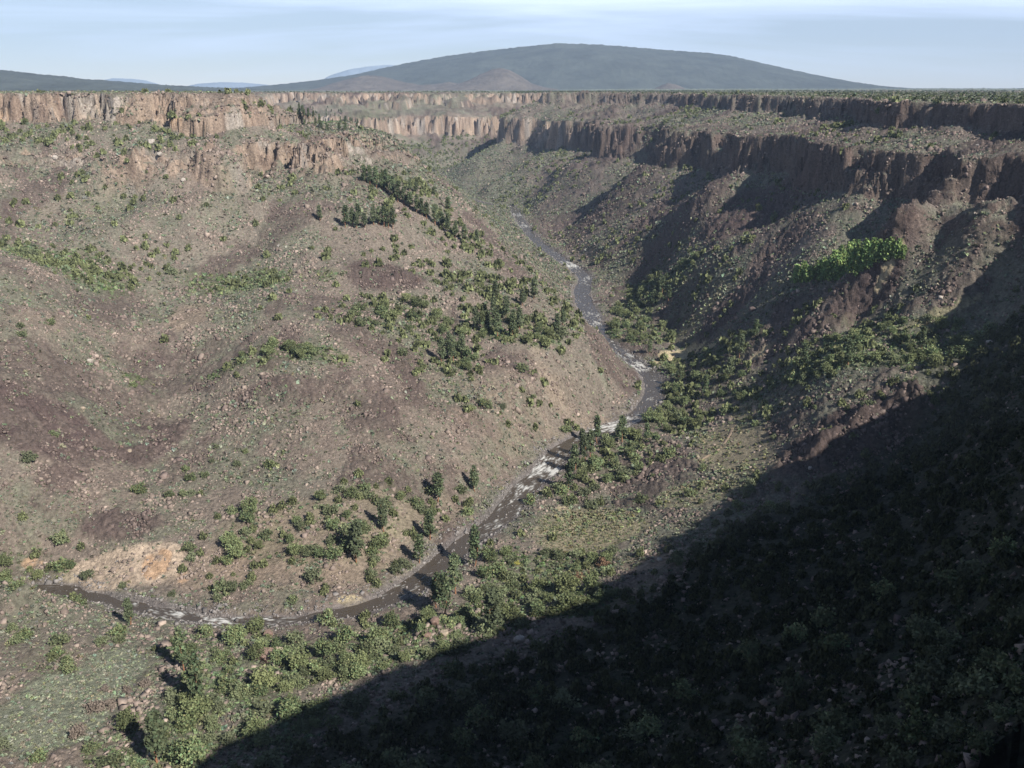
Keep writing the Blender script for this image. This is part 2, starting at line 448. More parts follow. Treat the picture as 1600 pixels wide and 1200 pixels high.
def raycast(u, v, tmax=4200):
    """where the line of sight through photograph pixel u, v meets the ground"""
    u = np.atleast_1d(np.asarray(u, float)); v = np.atleast_1d(np.asarray(v, float))
    dx, dy, dz = ray(u, v)
    hit = np.full(u.shape, np.nan)
    t = 180.0; prev = t
    alive = np.ones(u.shape, bool)
    while t < tmax and alive.any():
        idx = np.nonzero(alive)[0]
        below = CAM_H + dz[idx] * t < height(dx[idx] * t, dy[idx] * t)
        h = idx[below]
        if len(h):
            lo = np.full(len(h), prev); hi = np.full(len(h), t)
            for _ in range(9):
                m = (lo + hi) / 2
                b = CAM_H + dz[h] * m < height(dx[h] * m, dy[h] * m)
                hi = np.where(b, m, hi); lo = np.where(b, lo, m)
            hit[h] = hi; alive[h] = False
        prev = t
        t *= 1.006
    return dx * hit, dy * hit
QF = 0.6
SF = 1.0
HAZE = 4.0e-5

# ---------------------------------------------------------------- ground cover map (world-space patches)
# kinds: talus (dark basalt rubble), sage, soil, tan (pale tan rubble), orange, sand, meadow, green (shrub carpet)
PATCH_PX = [
 # u, v, ru, rv, kind, weight
 ('talus', 60, 660, 130, 60, 1), ('talus', 0, 600, 80, 40, .8), ('talus', 230, 690, 60, 55, .9), ('talus', 300, 720, 50, 50, .7), ('talus', 190, 820, 80, 28, .9), ('talus', 280, 590, 90, 28, .7),
 ('talus', 600, 435, 70, 25, 1), ('talus', 580, 540, 80, 22, .8), ('talus', 160, 490, 60, 22, .8), ('talus', 120, 600, 160, 50, .8), ('talus', 440, 610, 100, 30, .8), ('talus', 620, 620, 80, 24, .6), ('talus', 520, 480, 80, 20, .7), ('talus', 720, 650, 70, 18, .7), ('talus', 50, 440, 90, 16, .6), ('talus', 330, 395, 40, 50, .3), ('talus', 500, 330, 60, 40, .25),
 ('talus', 870, 350, 45, 22, .8), ('talus', 960, 320, 90, 32, .8), ('talus', 1060, 350, 90, 40, .9), ('talus', 1180, 330, 90, 50, 1), ('talus', 900, 290, 60, 30, .6), ('talus', 1220, 380, 60, 25, .9),
 ('talus', 1150, 470, 70, 24, .9), ('talus', 1330, 480, 90, 40, 1), ('talus', 1420, 530, 60, 30, .5), ('talus', 1250, 640, 70, 40, .5), ('talus', 1500, 460, 60, 40, .7), ('talus', 1400, 640, 60, 60, .9),
 ('talus', 1300, 700, 110, 50, .9), ('talus', 1230, 760, 80, 30, .7), ('talus', 975, 455, 22, 12, 1), ('talus', 820, 640, 90, 20, .4), ('talus', 860, 700, 60, 16, .6), ('talus', 760, 690, 60, 20, .4),
 ('sage', 400, 640, 120, 30, .7), ('sage', 160, 660, 70, 26, .9), ('sage', 60, 800, 90, 60, .7), ('sage', 430, 740, 120, 30, .5), ('sage', 640, 690, 120, 40, .35), ('sage', 240, 480, 40, 60, .6),
 ('sage', 350, 450, 130, 25, .7), ('sage', 60, 560, 60, 30, .5), ('sage', 470, 280, 90, 40, .8), ('sage', 350, 330, 40, 40, .7), ('sage', 250, 300, 30, 50, .6), ('sage', 560, 300, 60, 40, .7), ('sage', 30, 350, 80, 60, .6),
 ('sage', 760, 300, 80, 40, .7), ('sage', 680, 240, 120, 45, .9), ('sage', 830, 400, 60, 40, .7), ('sage', 860, 460, 60, 30, .6), ('sage', 900, 580, 60, 25, .5), ('sage', 840, 250, 70, 25, .8), ('sage', 1000, 290, 60, 25, .5),
 ('sage', 990, 395, 60, 22, .7), ('sage', 1120, 400, 90, 20, .8), ('sage', 1400, 440, 120, 30, .5), ('sage', 1250, 590, 110, 30, .6), ('sage', 1120, 720, 70, 60, .5), ('sage', 1400, 200, 220, 45, .5), ('sage', 1100, 175, 160, 12, .8), ('sage', 650, 170, 120, 14, .7),
 ('sage', 1290, 575, 150, 55, .85), ('sage', 1210, 455, 140, 26, .8), ('sage', 1400, 470, 110, 26, .8), ('sage', 1150, 520, 70, 24, .7), ('sage', 90, 1110, 110, 80, 1.4), ('sage', 180, 1050, 80, 50, 1.3), ('sage', 30, 1020, 60, 40, .6), ('sage', 940, 830, 110, 32, .8), ('sage', 500, 640, 60, 22, .5), ('sage', 0, 230, 60, 30, .7),
 ('meadow', 930, 830, 110, 36, 1), ('meadow', 1150, 700, 60, 60, .9), ('meadow', 1100, 770, 70, 24, .8), ('meadow', 1080, 505, 60, 12, .7), ('meadow', 1450, 500, 90, 8, .9), ('meadow', 1170, 640, 30, 18, .9),
 ('soil', 480, 850, 190, 75, .85), ('soil', 600, 800, 110, 45, .7), ('soil', 340, 880, 90, 40, .7), ('soil', 700, 790, 60, 35, .5), ('soil', 1020, 875, 60, 14, 1), ('soil', 780, 610, 120, 45, .5), ('soil', 900, 640, 90, 30, .6), ('soil', 760, 670, 100, 20, .5), ('soil', 300, 495, 40, 26, .8), ('soil', 60, 500, 40, 30, .5), ('soil', 850, 570, 80, 30, .4),
 ('soil', 960, 935, 50, 18, .8), ('soil', 560, 700, 120, 40, .3), ('soil', 110, 330, 60, 50, .4),
 ('pale', 180, 888, 95, 34, 1.5), ('pale', 235, 880, 65, 36, 1.4), ('orange', 245, 880, 26, 28, 1.2), ('orange', 280, 900, 22, 16, .8), ('orange', 50, 880, 22, 8, .8), ('orange', 640, 440, 22, 10, .5),
 ('talus', 1340, 680, 130, 50, 1.3), ('sand', 1052, 556, 26, 8, 1.6), ('sand', 1070, 550, 20, 6, 1.5), ('sand', 1090, 545, 13, 5, 1.2), ('sand', 1028, 566, 10, 4, 1.2), ('sand', 1105, 545, 24, 8, .8), ('sand', 1190, 552, 22, 6, .9), ('sand', 555, 941, 34, 4, 1.2), ('sand', 930, 490, 8, 4, 1), ('sand', 1390, 412, 22, 6, .8), ('sand', 880, 795, 14, 4, .9),
 ('green', 100, 410, 120, 30, .8), ('green', 370, 440, 110, 20, .7), ('green', 500, 430, 50, 12, .7), ('green', 430, 552, 140, 16, .8), ('green', 215, 595, 26, 8, 1), ('green', 400, 580, 60, 10, .5), ('green', 1040, 450, 60, 20, .8), ('green', 500, 180, 60, 22, .9), ('green', 20, 870, 80, 40, .6),
 ('green', 620, 500, 130, 40, .4), ('green', 1450, 520, 110, 30, .35), ('green', 640, 480, 60, 20, .5), ('green', 1290, 480, 60, 20, .2), ('green', 1130, 430, 70, 12, .5),
]
PATCHES = []
_u = np.array([p[1] for p in PATCH_PX], float); _v = np.array([p[2] for p in PATCH_PX], float)
_ru = np.array([p[3] for p in PATCH_PX], float); _rv = np.array([p[4] for p in PATCH_PX], float)
px0, py0 = raycast(_u, _v)
pxa, pya = raycast(_u, _v + _rv); pxb, pyb = raycast(_u, _v - _rv * 0.9)
for i, pz in enumerate(PATCH_PX):
    if np.isnan(px0[i]): continue
    ya = pya[i] if not np.isnan(pya[i]) else py0[i] - 40
    yb = pyb[i] if not np.isnan(pyb[i]) else py0[i] + 60
    yb = min(yb, py0[i] + 3 * (py0[i] - ya) + 20)
    cyy = (ya + yb) / 2
    ry = max(4, (yb - ya) / 2)
    PATCHES.append((pz[0], float(px0[i] * cyy / py0[i]), float(cyy), max(3, _ru[i] * py0[i] / F_PX), ry, pz[5]))

# woodland patches: u, v, ru, rv, stems per 100 m2
WOOD_PX = [
 (480, 830, 190, 60, .62), (600, 790, 110, 45, .6), (360, 890, 110, 40, .5), (620, 880, 60, 50, .55), (520, 900, 60, 35, .4), (330, 740, 60, 16, .25), (700, 790, 60, 35, .45),
 (640, 500, 130, 38, .62), (760, 460, 80, 30, .55), (800, 510, 90, 30, .8), (700, 560, 60, 30, .65), (640, 570, 50, 20, .5), (800, 590, 130, 34, .38), (760, 640, 60, 22, .3), (880, 500, 30, 30, .5), (560, 500, 70, 14, .4),
 (1000, 480, 50, 22, .8), (1000, 520, 60, 22, .8), (1060, 580, 60, 18, .8), (1090, 530, 50, 14, .5), (1040, 620, 50, 26, .8), (1060, 660, 60, 22, .7), (980, 700, 60, 26, .7), (950, 740, 60, 24, .7), (900, 775, 50, 20, .5), (1020, 715, 40, 16, .5),
 (1130, 560, 70, 26, .75), (1180, 600, 70, 30, .65), (1240, 560, 70, 28, .65), (1110, 600, 60, 30, .7), (1050, 450, 50, 22, .7), (1110, 430, 70, 16, .5), (1000, 445, 36, 12, .7), (1180, 410, 60, 12, .25),
 (1340, 545, 120, 40, .7), (1450, 545, 90, 44, .8), (1460, 500, 90, 22, .65), (1320, 510, 80, 24, .55), (1230, 520, 80, 30, .4), (1400, 600, 80, 24, .5), (1480, 610, 50, 30, .5), (1200, 650, 60, 24, .3), (1250, 690, 60, 24, .22), (1130, 690, 60, 40, .14), (1100, 770, 90, 30, .22), (1190, 770, 60, 30, .3),
 (880, 890, 100, 34, .8), (800, 900, 60, 46, .8), (900, 940, 90, 30, .8), (780, 960, 90, 40, .8), (640, 1000, 160, 40, .8), (520, 1030, 150, 40, .8), (420, 1060, 110, 50, .75), (330, 1080, 80, 60, .8), (300, 1010, 60, 30, .7), (380, 1000, 60, 20, .6), (560, 985, 80, 24, .5), (250, 1170, 150, 50, .7), (430, 1140, 90, 60, .7),
 (80, 1030, 60, 28, .55), (30, 1000, 50, 40, .45), (60, 960, 60, 20, .4), (50, 900, 70, 26, .7), (20, 860, 60, 30, .6), (110, 860, 50, 22, .3), (60, 820, 60, 26, .45), (130, 1160, 50, 30, .3), (40, 1180, 60, 26, .3), (170, 1010, 40, 16, .3), (100, 930, 30, 16, .5),
 (950, 880, 60, 22, .5), (1010, 790, 60, 18, .2), (850, 840, 40, 20, .4),
 (100, 215, 140, 26, .28), (240, 220, 80, 30, .3), (420, 180, 60, 30, .28), (150, 290, 110, 40, .22), (60, 330, 80, 40, .12), (100, 405, 120, 26, .55), (370, 440, 100, 16, .5), (240, 400, 60, 30, .3), (430, 552, 130, 12, .7), (380, 580, 60, 10, .5),
 (350, 340, 120, 60, .06), (500, 300, 100, 50, .08), (640, 310, 60, 40, .35), (720, 370, 70, 30, .4), (800, 420, 60, 24, .2), (600, 400, 90, 24, .12), (650, 400, 60, 20, .25),
 (1250, 560, 200, 90, .10), (1050, 390, 90, 30, .12), (960, 340, 120, 50, .08), (1350, 200, 250, 40, .14), (1080, 175, 150, 14, .22), (690, 180, 140, 16, .2), (690, 225, 120, 44, .35), (860, 270, 90, 50, .16), (1000, 330, 120, 60, .12),
 (1250, 900, 300, 140, .42), (950, 1080, 250, 110, .5), (1400, 1050, 250, 150, .42), (700, 1130, 200, 70, .5), (1450, 780, 150, 80, .38), (1550, 640, 60, 60, .3), (1560, 950, 60, 120, .3),
]
WOOD = []
_a = np.array(WOOD_PX, float)
wx0, wy0 = raycast(_a[:, 0], _a[:, 1]); wxa, wya = raycast(_a[:, 0], _a[:, 1] + _a[:, 3]); wxb, wyb = raycast(_a[:, 0], _a[:, 1] - _a[:, 3] * .9)
for i in range(len(_a)):
    if np.isnan(wx0[i]): continue
    ya = wya[i] if not np.isnan(wya[i]) else wy0[i] - 40
    yb = wyb[i] if not np.isnan(wyb[i]) else wy0[i] + 60
    yb = min(yb, wy0[i] + 3 * (wy0[i] - ya) + 20)
    c = (ya + yb) / 2
    WOOD.append((wx0[i] * c / wy0[i], c, max(5, _a[i, 2] * wy0[i] / F_PX), max(5, (yb - ya) / 2), _a[i, 4]))

def wood_density(x, y):
    d = np.full(x.shape, .012)
    for cx_, cy_, rx, ry, g in WOOD:
        q = ((x - cx_) / rx) ** 2 + ((y - cy_) / ry) ** 2
        d = np.maximum(d, g * (1 - ss(q, .6, 1.35)))
    return d


def cover(x, y):
    """weights of the ground kinds at points"""
    w = {k: np.zeros(x.shape) for k in ('talus', 'sage', 'meadow', 'soil', 'pale', 'orange', 'sand', 'green')}
    jx = x + 9 * fbm(x, y, 30, 3, 52); jy = y + 9 * fbm(x, y, 30, 3, 54)
    for k, cx_, cy_, rx, ry, g in PATCHES:
        m = (np.abs(x - cx_) < rx * 2 + 10) & (np.abs(y - cy_) < ry * 2 + 10)
        if not m.any(): continue
        small = min(rx, ry) < 15
        ax = x[m] if small else jx[m]; ay = y[m] if small else jy[m]
        d = ((ax - cx_) / rx) ** 2 + ((ay - cy_) / ry) ** 2
        w[k][m] = np.maximum(w[k][m], g * (1 - ss(d, 0.45, 1.5)))
    w['green'] = np.maximum(w['green'], .75 * ss(wood_density(x, y), .25, .8))
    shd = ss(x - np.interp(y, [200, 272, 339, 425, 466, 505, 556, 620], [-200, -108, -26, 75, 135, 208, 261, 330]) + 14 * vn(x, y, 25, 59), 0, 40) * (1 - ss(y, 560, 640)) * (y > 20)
    w['shade_tint'] = shd  # dense brush zone following the cast shadow; its colours carry painted shade
    streak_x = np.where(x < 60, x, x * .45); streak_y = np.where(x < 60, y * .55, y)
    w['talus'] = np.maximum(w['talus'], .8 * ss(fbm(streak_x, streak_y, 42, 4, 45), .02, .3) * (1 - ss(w['soil'] + w['meadow'] + w['pale'] + w['sage'] * .6, .3, .8)) * (y > 470))
    e1 = fbm(x, y, 12, 3, 56); e2 = vn(x, y, 1.7, 58)
    for k in w:
        if k == 'shade_tint': continue
        g = w[k]
        w[k] = np.where(g > 0.02, ss(g + .45 * e1 + .22 * e2, .22, .78) * np.clip(g * 1.5, 0, 1) * np.maximum(g, .6), 0)
    return w

def mixc(c, col, k):
    k = np.clip(k, 0, 1)[:, None]
    return c * (1 - k) + np.array(col)[None] * k

def ground_colour(x, y, z, S, S0, d, steep):
    w = cover(x, y)
    n1 = fbm(x, y, 70, 4, 3); n2 = fbm(x, y, 9, 3, 14); n3 = vn(x, y, 2.2, 19); n4 = fbm(x, y, 28, 3, 28)
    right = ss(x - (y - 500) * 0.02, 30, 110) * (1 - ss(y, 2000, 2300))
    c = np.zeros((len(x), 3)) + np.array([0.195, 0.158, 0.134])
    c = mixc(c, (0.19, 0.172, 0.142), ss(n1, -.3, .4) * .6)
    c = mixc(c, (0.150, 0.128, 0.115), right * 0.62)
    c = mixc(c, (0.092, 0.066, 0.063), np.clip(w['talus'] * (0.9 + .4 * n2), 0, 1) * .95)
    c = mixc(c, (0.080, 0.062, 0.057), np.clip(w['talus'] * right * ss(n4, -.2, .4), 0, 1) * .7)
    # grey-green sage cover, patchy
    sg = ss(fbm(x, y, 55, 4, 31) + 0.4 * n2, -.15, 0.25) * (1 - ss(S0, 235, 245)) * .7
    sg = np.maximum(sg * (1 - w['talus']) * (1 - w['soil']), np.clip(w['sage'], 0, 1) * (0.7 + .5 * n2) * ss(n3 + w['sage'], -.3, .6))
    c = mixc(c, (0.138, 0.150, 0.108), sg * .85)
    c = mixc(c, (0.185, 0.195, 0.145), ss(w['sage'], .95, 1.15))
    c = mixc(c, (0.29, 0.225, 0.17), w['soil'] * (.85 + .3 * n2) * .8)
    c = mixc(c, (0.42, 0.335, 0.26), w['pale'] * (.9 + .4 * n2) * .9)
    c = mixc(c, (0.30, 0.26, 0.175), w['meadow'] * (.85 + .4 * n2) * .9)
    c = mixc(c, (0.11, 0.135, 0.065), w['green'] * (.8 + .5 * n2) * .55)
    c = mixc(c, (0.44, 0.30, 0.20), w['orange'] * ss(n2 + .5 * vn(x, y, 3, 61) + w['orange'] - .6, -.2, .4))
    c = mixc(c, (0.50, 0.42, 0.27), w['sand'] * ss(w['sand'] + n2, .1, .6) * .8)
    c = mixc(c, (0.04, 0.045, 0.03), w['shade_tint'] * .9)  # big cast shadow painted into the ground colour
    # bench and cliff rock
    cliff = ss(steep, 1.0, 1.6)
    streak = fbm(x, y, 5, 3, 71)
    lc = np.zeros_like(c) + np.array([0.29, 0.222, 0.175])
    lc = mixc(lc, (0.205, 0.15, 0.12), ss(streak, -.1, .4))
    lc = mixc(lc, (0.30, 0.27, 0.245), ss(fbm(x, y, 16, 3, 73), 0.1, .35) * .8)
    rc = np.zeros_like(c) + np.array([0.120, 0.092, 0.080])  # right wall rock: darker base colour standing in for shade
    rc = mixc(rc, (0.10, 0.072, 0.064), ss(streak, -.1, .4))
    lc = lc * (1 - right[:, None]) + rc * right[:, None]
    lc = lc * (1 + .22 * vn(z / 2.6 + .6 * vn(x, y, 20, 66), x / 60, 1, 67) + .2 * vn(x, y, 3.1, 68))[:, None]
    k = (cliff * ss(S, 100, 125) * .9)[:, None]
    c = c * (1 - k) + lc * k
    # the orange baked band under the left upper cliff
    c0_ = bsamp(bg2, x, y)
    band = ss(z, c0_ - 3.5, c0_ - 1.5) * (1 - ss(z, c0_ + 2.5, c0_ + 4)) * ss(S, 185, 192) * (1 - ss(S, 206, 207)) * (x < -330) * (x > -640) * (y < 1200) * (y > 800) * ss(vn(x, y, 60, 75), -.5, .1)
    c = mixc(c, (0.52, 0.36, 0.24), band * 0.9)
    # plateau
    pl = ss(S0, 214, 235)
    c = mixc(c, (0.165, 0.155, 0.095), pl * .9)
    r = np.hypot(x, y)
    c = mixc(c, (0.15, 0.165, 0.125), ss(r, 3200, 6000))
    # grey river cobbles
    rb = (1 - ss(d, 1, np.maximum(2.0, 4 + 5 * vn(x, y, 60, 77)))) * (d > -6)
    c = mixc(c, (0.155, 0.14, 0.14), rb * .8)
    c = c * (1 + 0.16 * n2 + 0.16 * n3 + .10 * vn(x, y, .9, 20))[:, None]
    c = c * (1 + .3 * ss(r, 1200, 2200) * vn(x, y, 13, 21))[:, None]
    return np.clip(c, 0.01, 1), w

def new_mesh(name, V, F, smooth=False, nper=None):
    me = bpy.data.meshes.new(name)
    V = np.ascontiguousarray(V, np.float32); F = np.ascontiguousarray(F, np.int32)
    k = F.shape[1]
    me.vertices.add(len(V)); me.vertices.foreach_set('co', V.ravel())
    me.loops.add(F.size); me.loops.foreach_set('vertex_index', F.ravel())
    me.polygons.add(len(F)); me.polygons.foreach_set('loop_start', np.arange(0, F.size, k, dtype=np.int32))
    me.polygons.foreach_set('loop_total', np.full(len(F), k, np.int32)) if False else None
    me.update(calc_edges=True)
    if smooth:
        me.polygons.foreach_set('use_smooth', np.ones(len(F), bool))
    return me

def add_attr(me, name, arr):
    if arr.ndim == 2:
        a = me.attributes.new(name, 'FLOAT_COLOR', 'POINT')
        buf = np.ones((len(arr), 4), np.float32); buf[:, :3] = arr
        a.data.foreach_set('color', buf.ravel())
    else:
        a = me.attributes.new(name, 'FLOAT', 'POINT')
        a.data.foreach_set('value', np.ascontiguousarray(arr, np.float32))

def link(name, me, mat, parent=None, **props):
    o = bpy.data.objects.new(name, me)
    if mat is not None and not me.materials: me.materials.append(mat)
    COL.objects.link(o)
    if parent is not None: o.parent = parent
    for k, v in props.items(): o[k] = v
    return o

# ---------------------------------------------------------------- materials
def material(name, rough=0.95, spec=0.15):
    m = bpy.data.materials.new(name); m.use_nodes = True
    n, l = nodes_of(m.node_tree)
    o = n.new('ShaderNodeOutputMaterial'); b = n.new('ShaderNodeBsdfPrincipled')
    b.inputs['Roughness'].default_value = rough
    b.inputs['Specular IOR Level'].default_value = spec
    l.new(b.outputs[0], o.inputs[0])
    return m, n, l, b

def tinted(name, attr=None, base=(0.2, 0.2, 0.2), scale=2.0, lo=0.7, hi=1.3, rough=0.95, bump=0.0, bscale=None, objrand=0.0, hueshift=None, detail=6, bdist=0.3):
    m, n, l, b = material(name, rough)
    if attr:
        a = n.new('ShaderNodeAttribute'); a.attribute_name = attr; col = a.outputs['Color']
    else:
        a = n.new('ShaderNodeRGB'); a.outputs[0].default_value = (*base, 1); col = a.outputs[0]
    g = n.new('ShaderNodeNewGeometry')
    t = n.new('ShaderNodeTexNoise'); t.inputs['Scale'].default_value = scale; t.inputs['Detail'].default_value = detail; t.inputs['Roughness'].default_value = 0.65
    l.new(g.outputs['Position'], t.inputs['Vector'])
    mr = n.new('ShaderNodeMapRange'); mr.inputs['From Min'].default_value = 0.3; mr.inputs['From Max'].default_value = 0.7
    mr.inputs['To Min'].default_value = lo; mr.inputs['To Max'].default_value = hi
    l.new(t.outputs['Fac'], mr.inputs['Value'])
    fac = mr.outputs[0]
    if objrand:
        oi = n.new('ShaderNodeObjectInfo')
        m2 = n.new('ShaderNodeMapRange'); m2.inputs['To Min'].default_value = 1 - objrand; m2.inputs['To Max'].default_value = 1 + objrand
        l.new(oi.outputs['Random'], m2.inputs['Value'])
        mm = n.new('ShaderNodeMath'); mm.operation = 'MULTIPLY'
        l.new(fac, mm.inputs[0]); l.new(m2.outputs[0], mm.inputs[1]); fac = mm.outputs[0]
        if hueshift:
            wn = n.new('ShaderNodeTexWhiteNoise'); wn.noise_dimensions = '1D'; l.new(oi.outputs['Random'], wn.inputs['W'])
            mx = n.new('ShaderNodeMix'); mx.data_type = 'RGBA'
            l.new(wn.outputs['Value'], mx.inputs['Factor']); l.new(col, mx.inputs['A']); mx.inputs['B'].default_value = (*hueshift, 1)
            col = mx.outputs['Result']
    vm = n.new('ShaderNodeVectorMath'); vm.operation = 'SCALE'
    l.new(col, vm.inputs[0]); l.new(fac, vm.inputs['Scale'])
    l.new(vm.outputs[0], b.inputs['Base Color'])
    if bump:
        bt = n.new('ShaderNodeTexNoise'); bt.inputs['Scale'].default_value = bscale or scale; bt.inputs['Detail'].default_value = 8; bt.inputs['Roughness'].default_value = 0.7
        l.new(g.outputs['Position'], bt.inputs['Vector'])
        bp = n.new('ShaderNodeBump'); bp.inputs['Strength'].default_value = bump; bp.inputs['Distance'].default_value = bdist
        l.new(bt.outputs['Fac'], bp.inputs['Height']); l.new(bp.outputs[0], b.inputs['Normal'])
    return m

M_GROUND = tinted('canyon_ground', attr='col', scale=0.55, lo=0.55, hi=1.45, bump=1.0, bscale=0.35, bdist=2.2)
M_ROCK = tinted('loose_rock', attr='col', scale=1.2, lo=0.8, hi=1.2)
M_BRUSH = tinted('brush', attr='col', scale=1.6, lo=0.65, hi=1.35)

# ---------------------------------------------------------------- the ground, one sheet from the ledge to the horizon
def build_ground():
    th_front = np.linspace(math.radians(-36), math.radians(40), int(1500 * QF))     # 0 = straight ahead, + = right
    th_back = np.linspace(math.radians(40), math.radians(324), 520)[1:-1]
    th = np.r_[th_front, th_back]
    NC, NR = len(th), int(1500 * QF)
    rr = np.geomspace(1.2, 14000, 5200)
    RRc = rr[None, :]
    cols = np.arange(0, NC, 6)
    thc = th[cols]
    X = np.sin(thc)[:, None] * RRc; Y = np.cos(thc)[:, None] * RRc
    Z = height(X, Y)
    elev = (Z - CAM_H) / RRc
    de = np.abs(np.diff(elev, axis=1))
    vis = elev[:, 1:] > np.maximum.accumulate(elev, axis=1)[:, :-1] - 0.004
    dl = np.diff(np.log(rr))[None, :]
    mid = (rr[1:] > 170) & (rr[1:] < 3300)
    w = de * np.where(vis, 1.0, 0.25) + dl * np.where(mid, 0.10, 0.03)[None] * np.where(vis, 1.0, 0.6)
    w = w * np.where(rr[1:] < 170, 0.04, 1.0)[None] * np.where(rr[1:] > 3300, 0.3, 1.0)[None]
    # smooth across columns so neighbouring rows stay aligned
    cs = np.cumsum(w, axis=1)
    cs = cs / cs[:, -1:]
    pad = np.vstack([cs[:4], cs, cs[-4:]])
    cs = sum(pad[i:i + len(cs)] for i in range(9)) / 9
    q = np.linspace(0, 1, NR)
    Rc = np.array([np.interp(q, np.r_[0, cs[i]], rr) for i in range(len(cols))])
    R = np.array([np.interp(np.arange(NC), cols, Rc[:, j]) for j in range(NR)]).T
    X = np.sin(th)[:, None] * R; Y = np.cos(th)[:, None] * R
    x = X.ravel(); y = Y.ravel()
    z, S, S0, d, rz = height(x, y, True)
    # steepness from central differences
    X = x.reshape(NC, NR); Y = y.reshape(NC, NR); Z = z.reshape(NC, NR)
    def gr(A): return np.gradient(A, axis=0), np.gradient(A, axis=1)
    xa, xb = gr(X); ya, yb = gr(Y); za, zb = gr(Z)
    det = xa * yb - xb * ya
    det = np.where(np.abs(det) < 1e-9, 1e-9, det)
    steep = np.hypot((za * yb - zb * ya) / det, (xa * zb - xb * za) / det).ravel()
    col, w = ground_colour(x, y, z, S, S0, d, steep)
    # rubble relief
    rough = (0.5 + 0.9 * np.clip(w['talus'], 0, 1) - 0.5 * w['meadow'] - 0.45 * np.clip(w['soil'] + w['sand'], 0, 1) - 0.3 * w['sage'])
    rough = np.clip(rough, .08, 1.5) * (1 - ss(S0, 212, 235) * .8) * ss(d, 0, 6)
    right = ss(x, 60, 160)
    rough = rough * (1 + .5 * right)
    rough = rough * (1 + 1.6 * ss(np.hypot(x, y), 1100, 2600))
    z = z + rough * (1.5 * fbm(x, y, 8, 2, 80) + 1.5 * np.abs(vn(x, y, 3.4, 84)) + .6 * vn(x, y, 1.5, 86))
    V = np.c_[x, y, z]
    # cliff faces crumble sideways
    cl = ss(steep, 1.2, 2.2)
    V[:, 0] += cl * 1.1 * vn(y, z * 1.2 + x * .3, 3.5, 88); V[:, 1] += cl * 1.1 * vn(x, z * 1.2, 3.5, 89)
    idx = np.arange(NC * NR).reshape(NC, NR)
    nxt = np.r_[idx[1:], idx[:1]]
    F = np.stack([idx[:, :-1], nxt[:, :-1], nxt[:, 1:], idx[:, 1:]], -1).reshape(-1, 4)[:, ::-1]
    # close the middle under the camera
    me = new_mesh('canyon_ground', V, F, smooth=False)
    add_attr(me, 'col', col)
    link('canyon_ground', me, M_GROUND, kind='structure', label='rocky canyon slopes, cliffs and plateau')
build_ground()

# ---------------------------------------------------------------- the river
RAPIDS = [  # u, v, z, half length m, strength
 (300, 968, .5, 26, .8), (360, 972, .8, 22, 1.0), (235, 955, .3, 14, .6), (180, 940, .2, 10, .3), (420, 975, 1, 16, .6), (760, 820, 2, 22, .45), (800, 785, 2.4, 22, .5),
 (822, 765, 2.6, 14, .8), (850, 738, 3.2, 22, 1.25), (870, 715, 3.6, 16, 1.0), (905, 690, 4, 18, .5), (955, 667, 4.8, 20, 1.25), (985, 655, 5, 12, .8), (1015, 622, 5.4, 16, .3), (990, 573, 6, 22, 1.15), (975, 556, 6.4, 16, 1.0),
 (935, 525, 7, 16, .8), (930, 505, 7.3, 20, 1.0), (925, 490, 7.6, 16, .9), (918, 460, 8.1, 22, .3), (915, 438, 8.6, 30, .7), (892, 415, 9.4, 40, 1.2), (862, 396, 10, 30, .4), (822, 352, 11, 40, .8), (808, 336, 11.6, 40, .9), (795, 322, 12.4, 40, .6)]
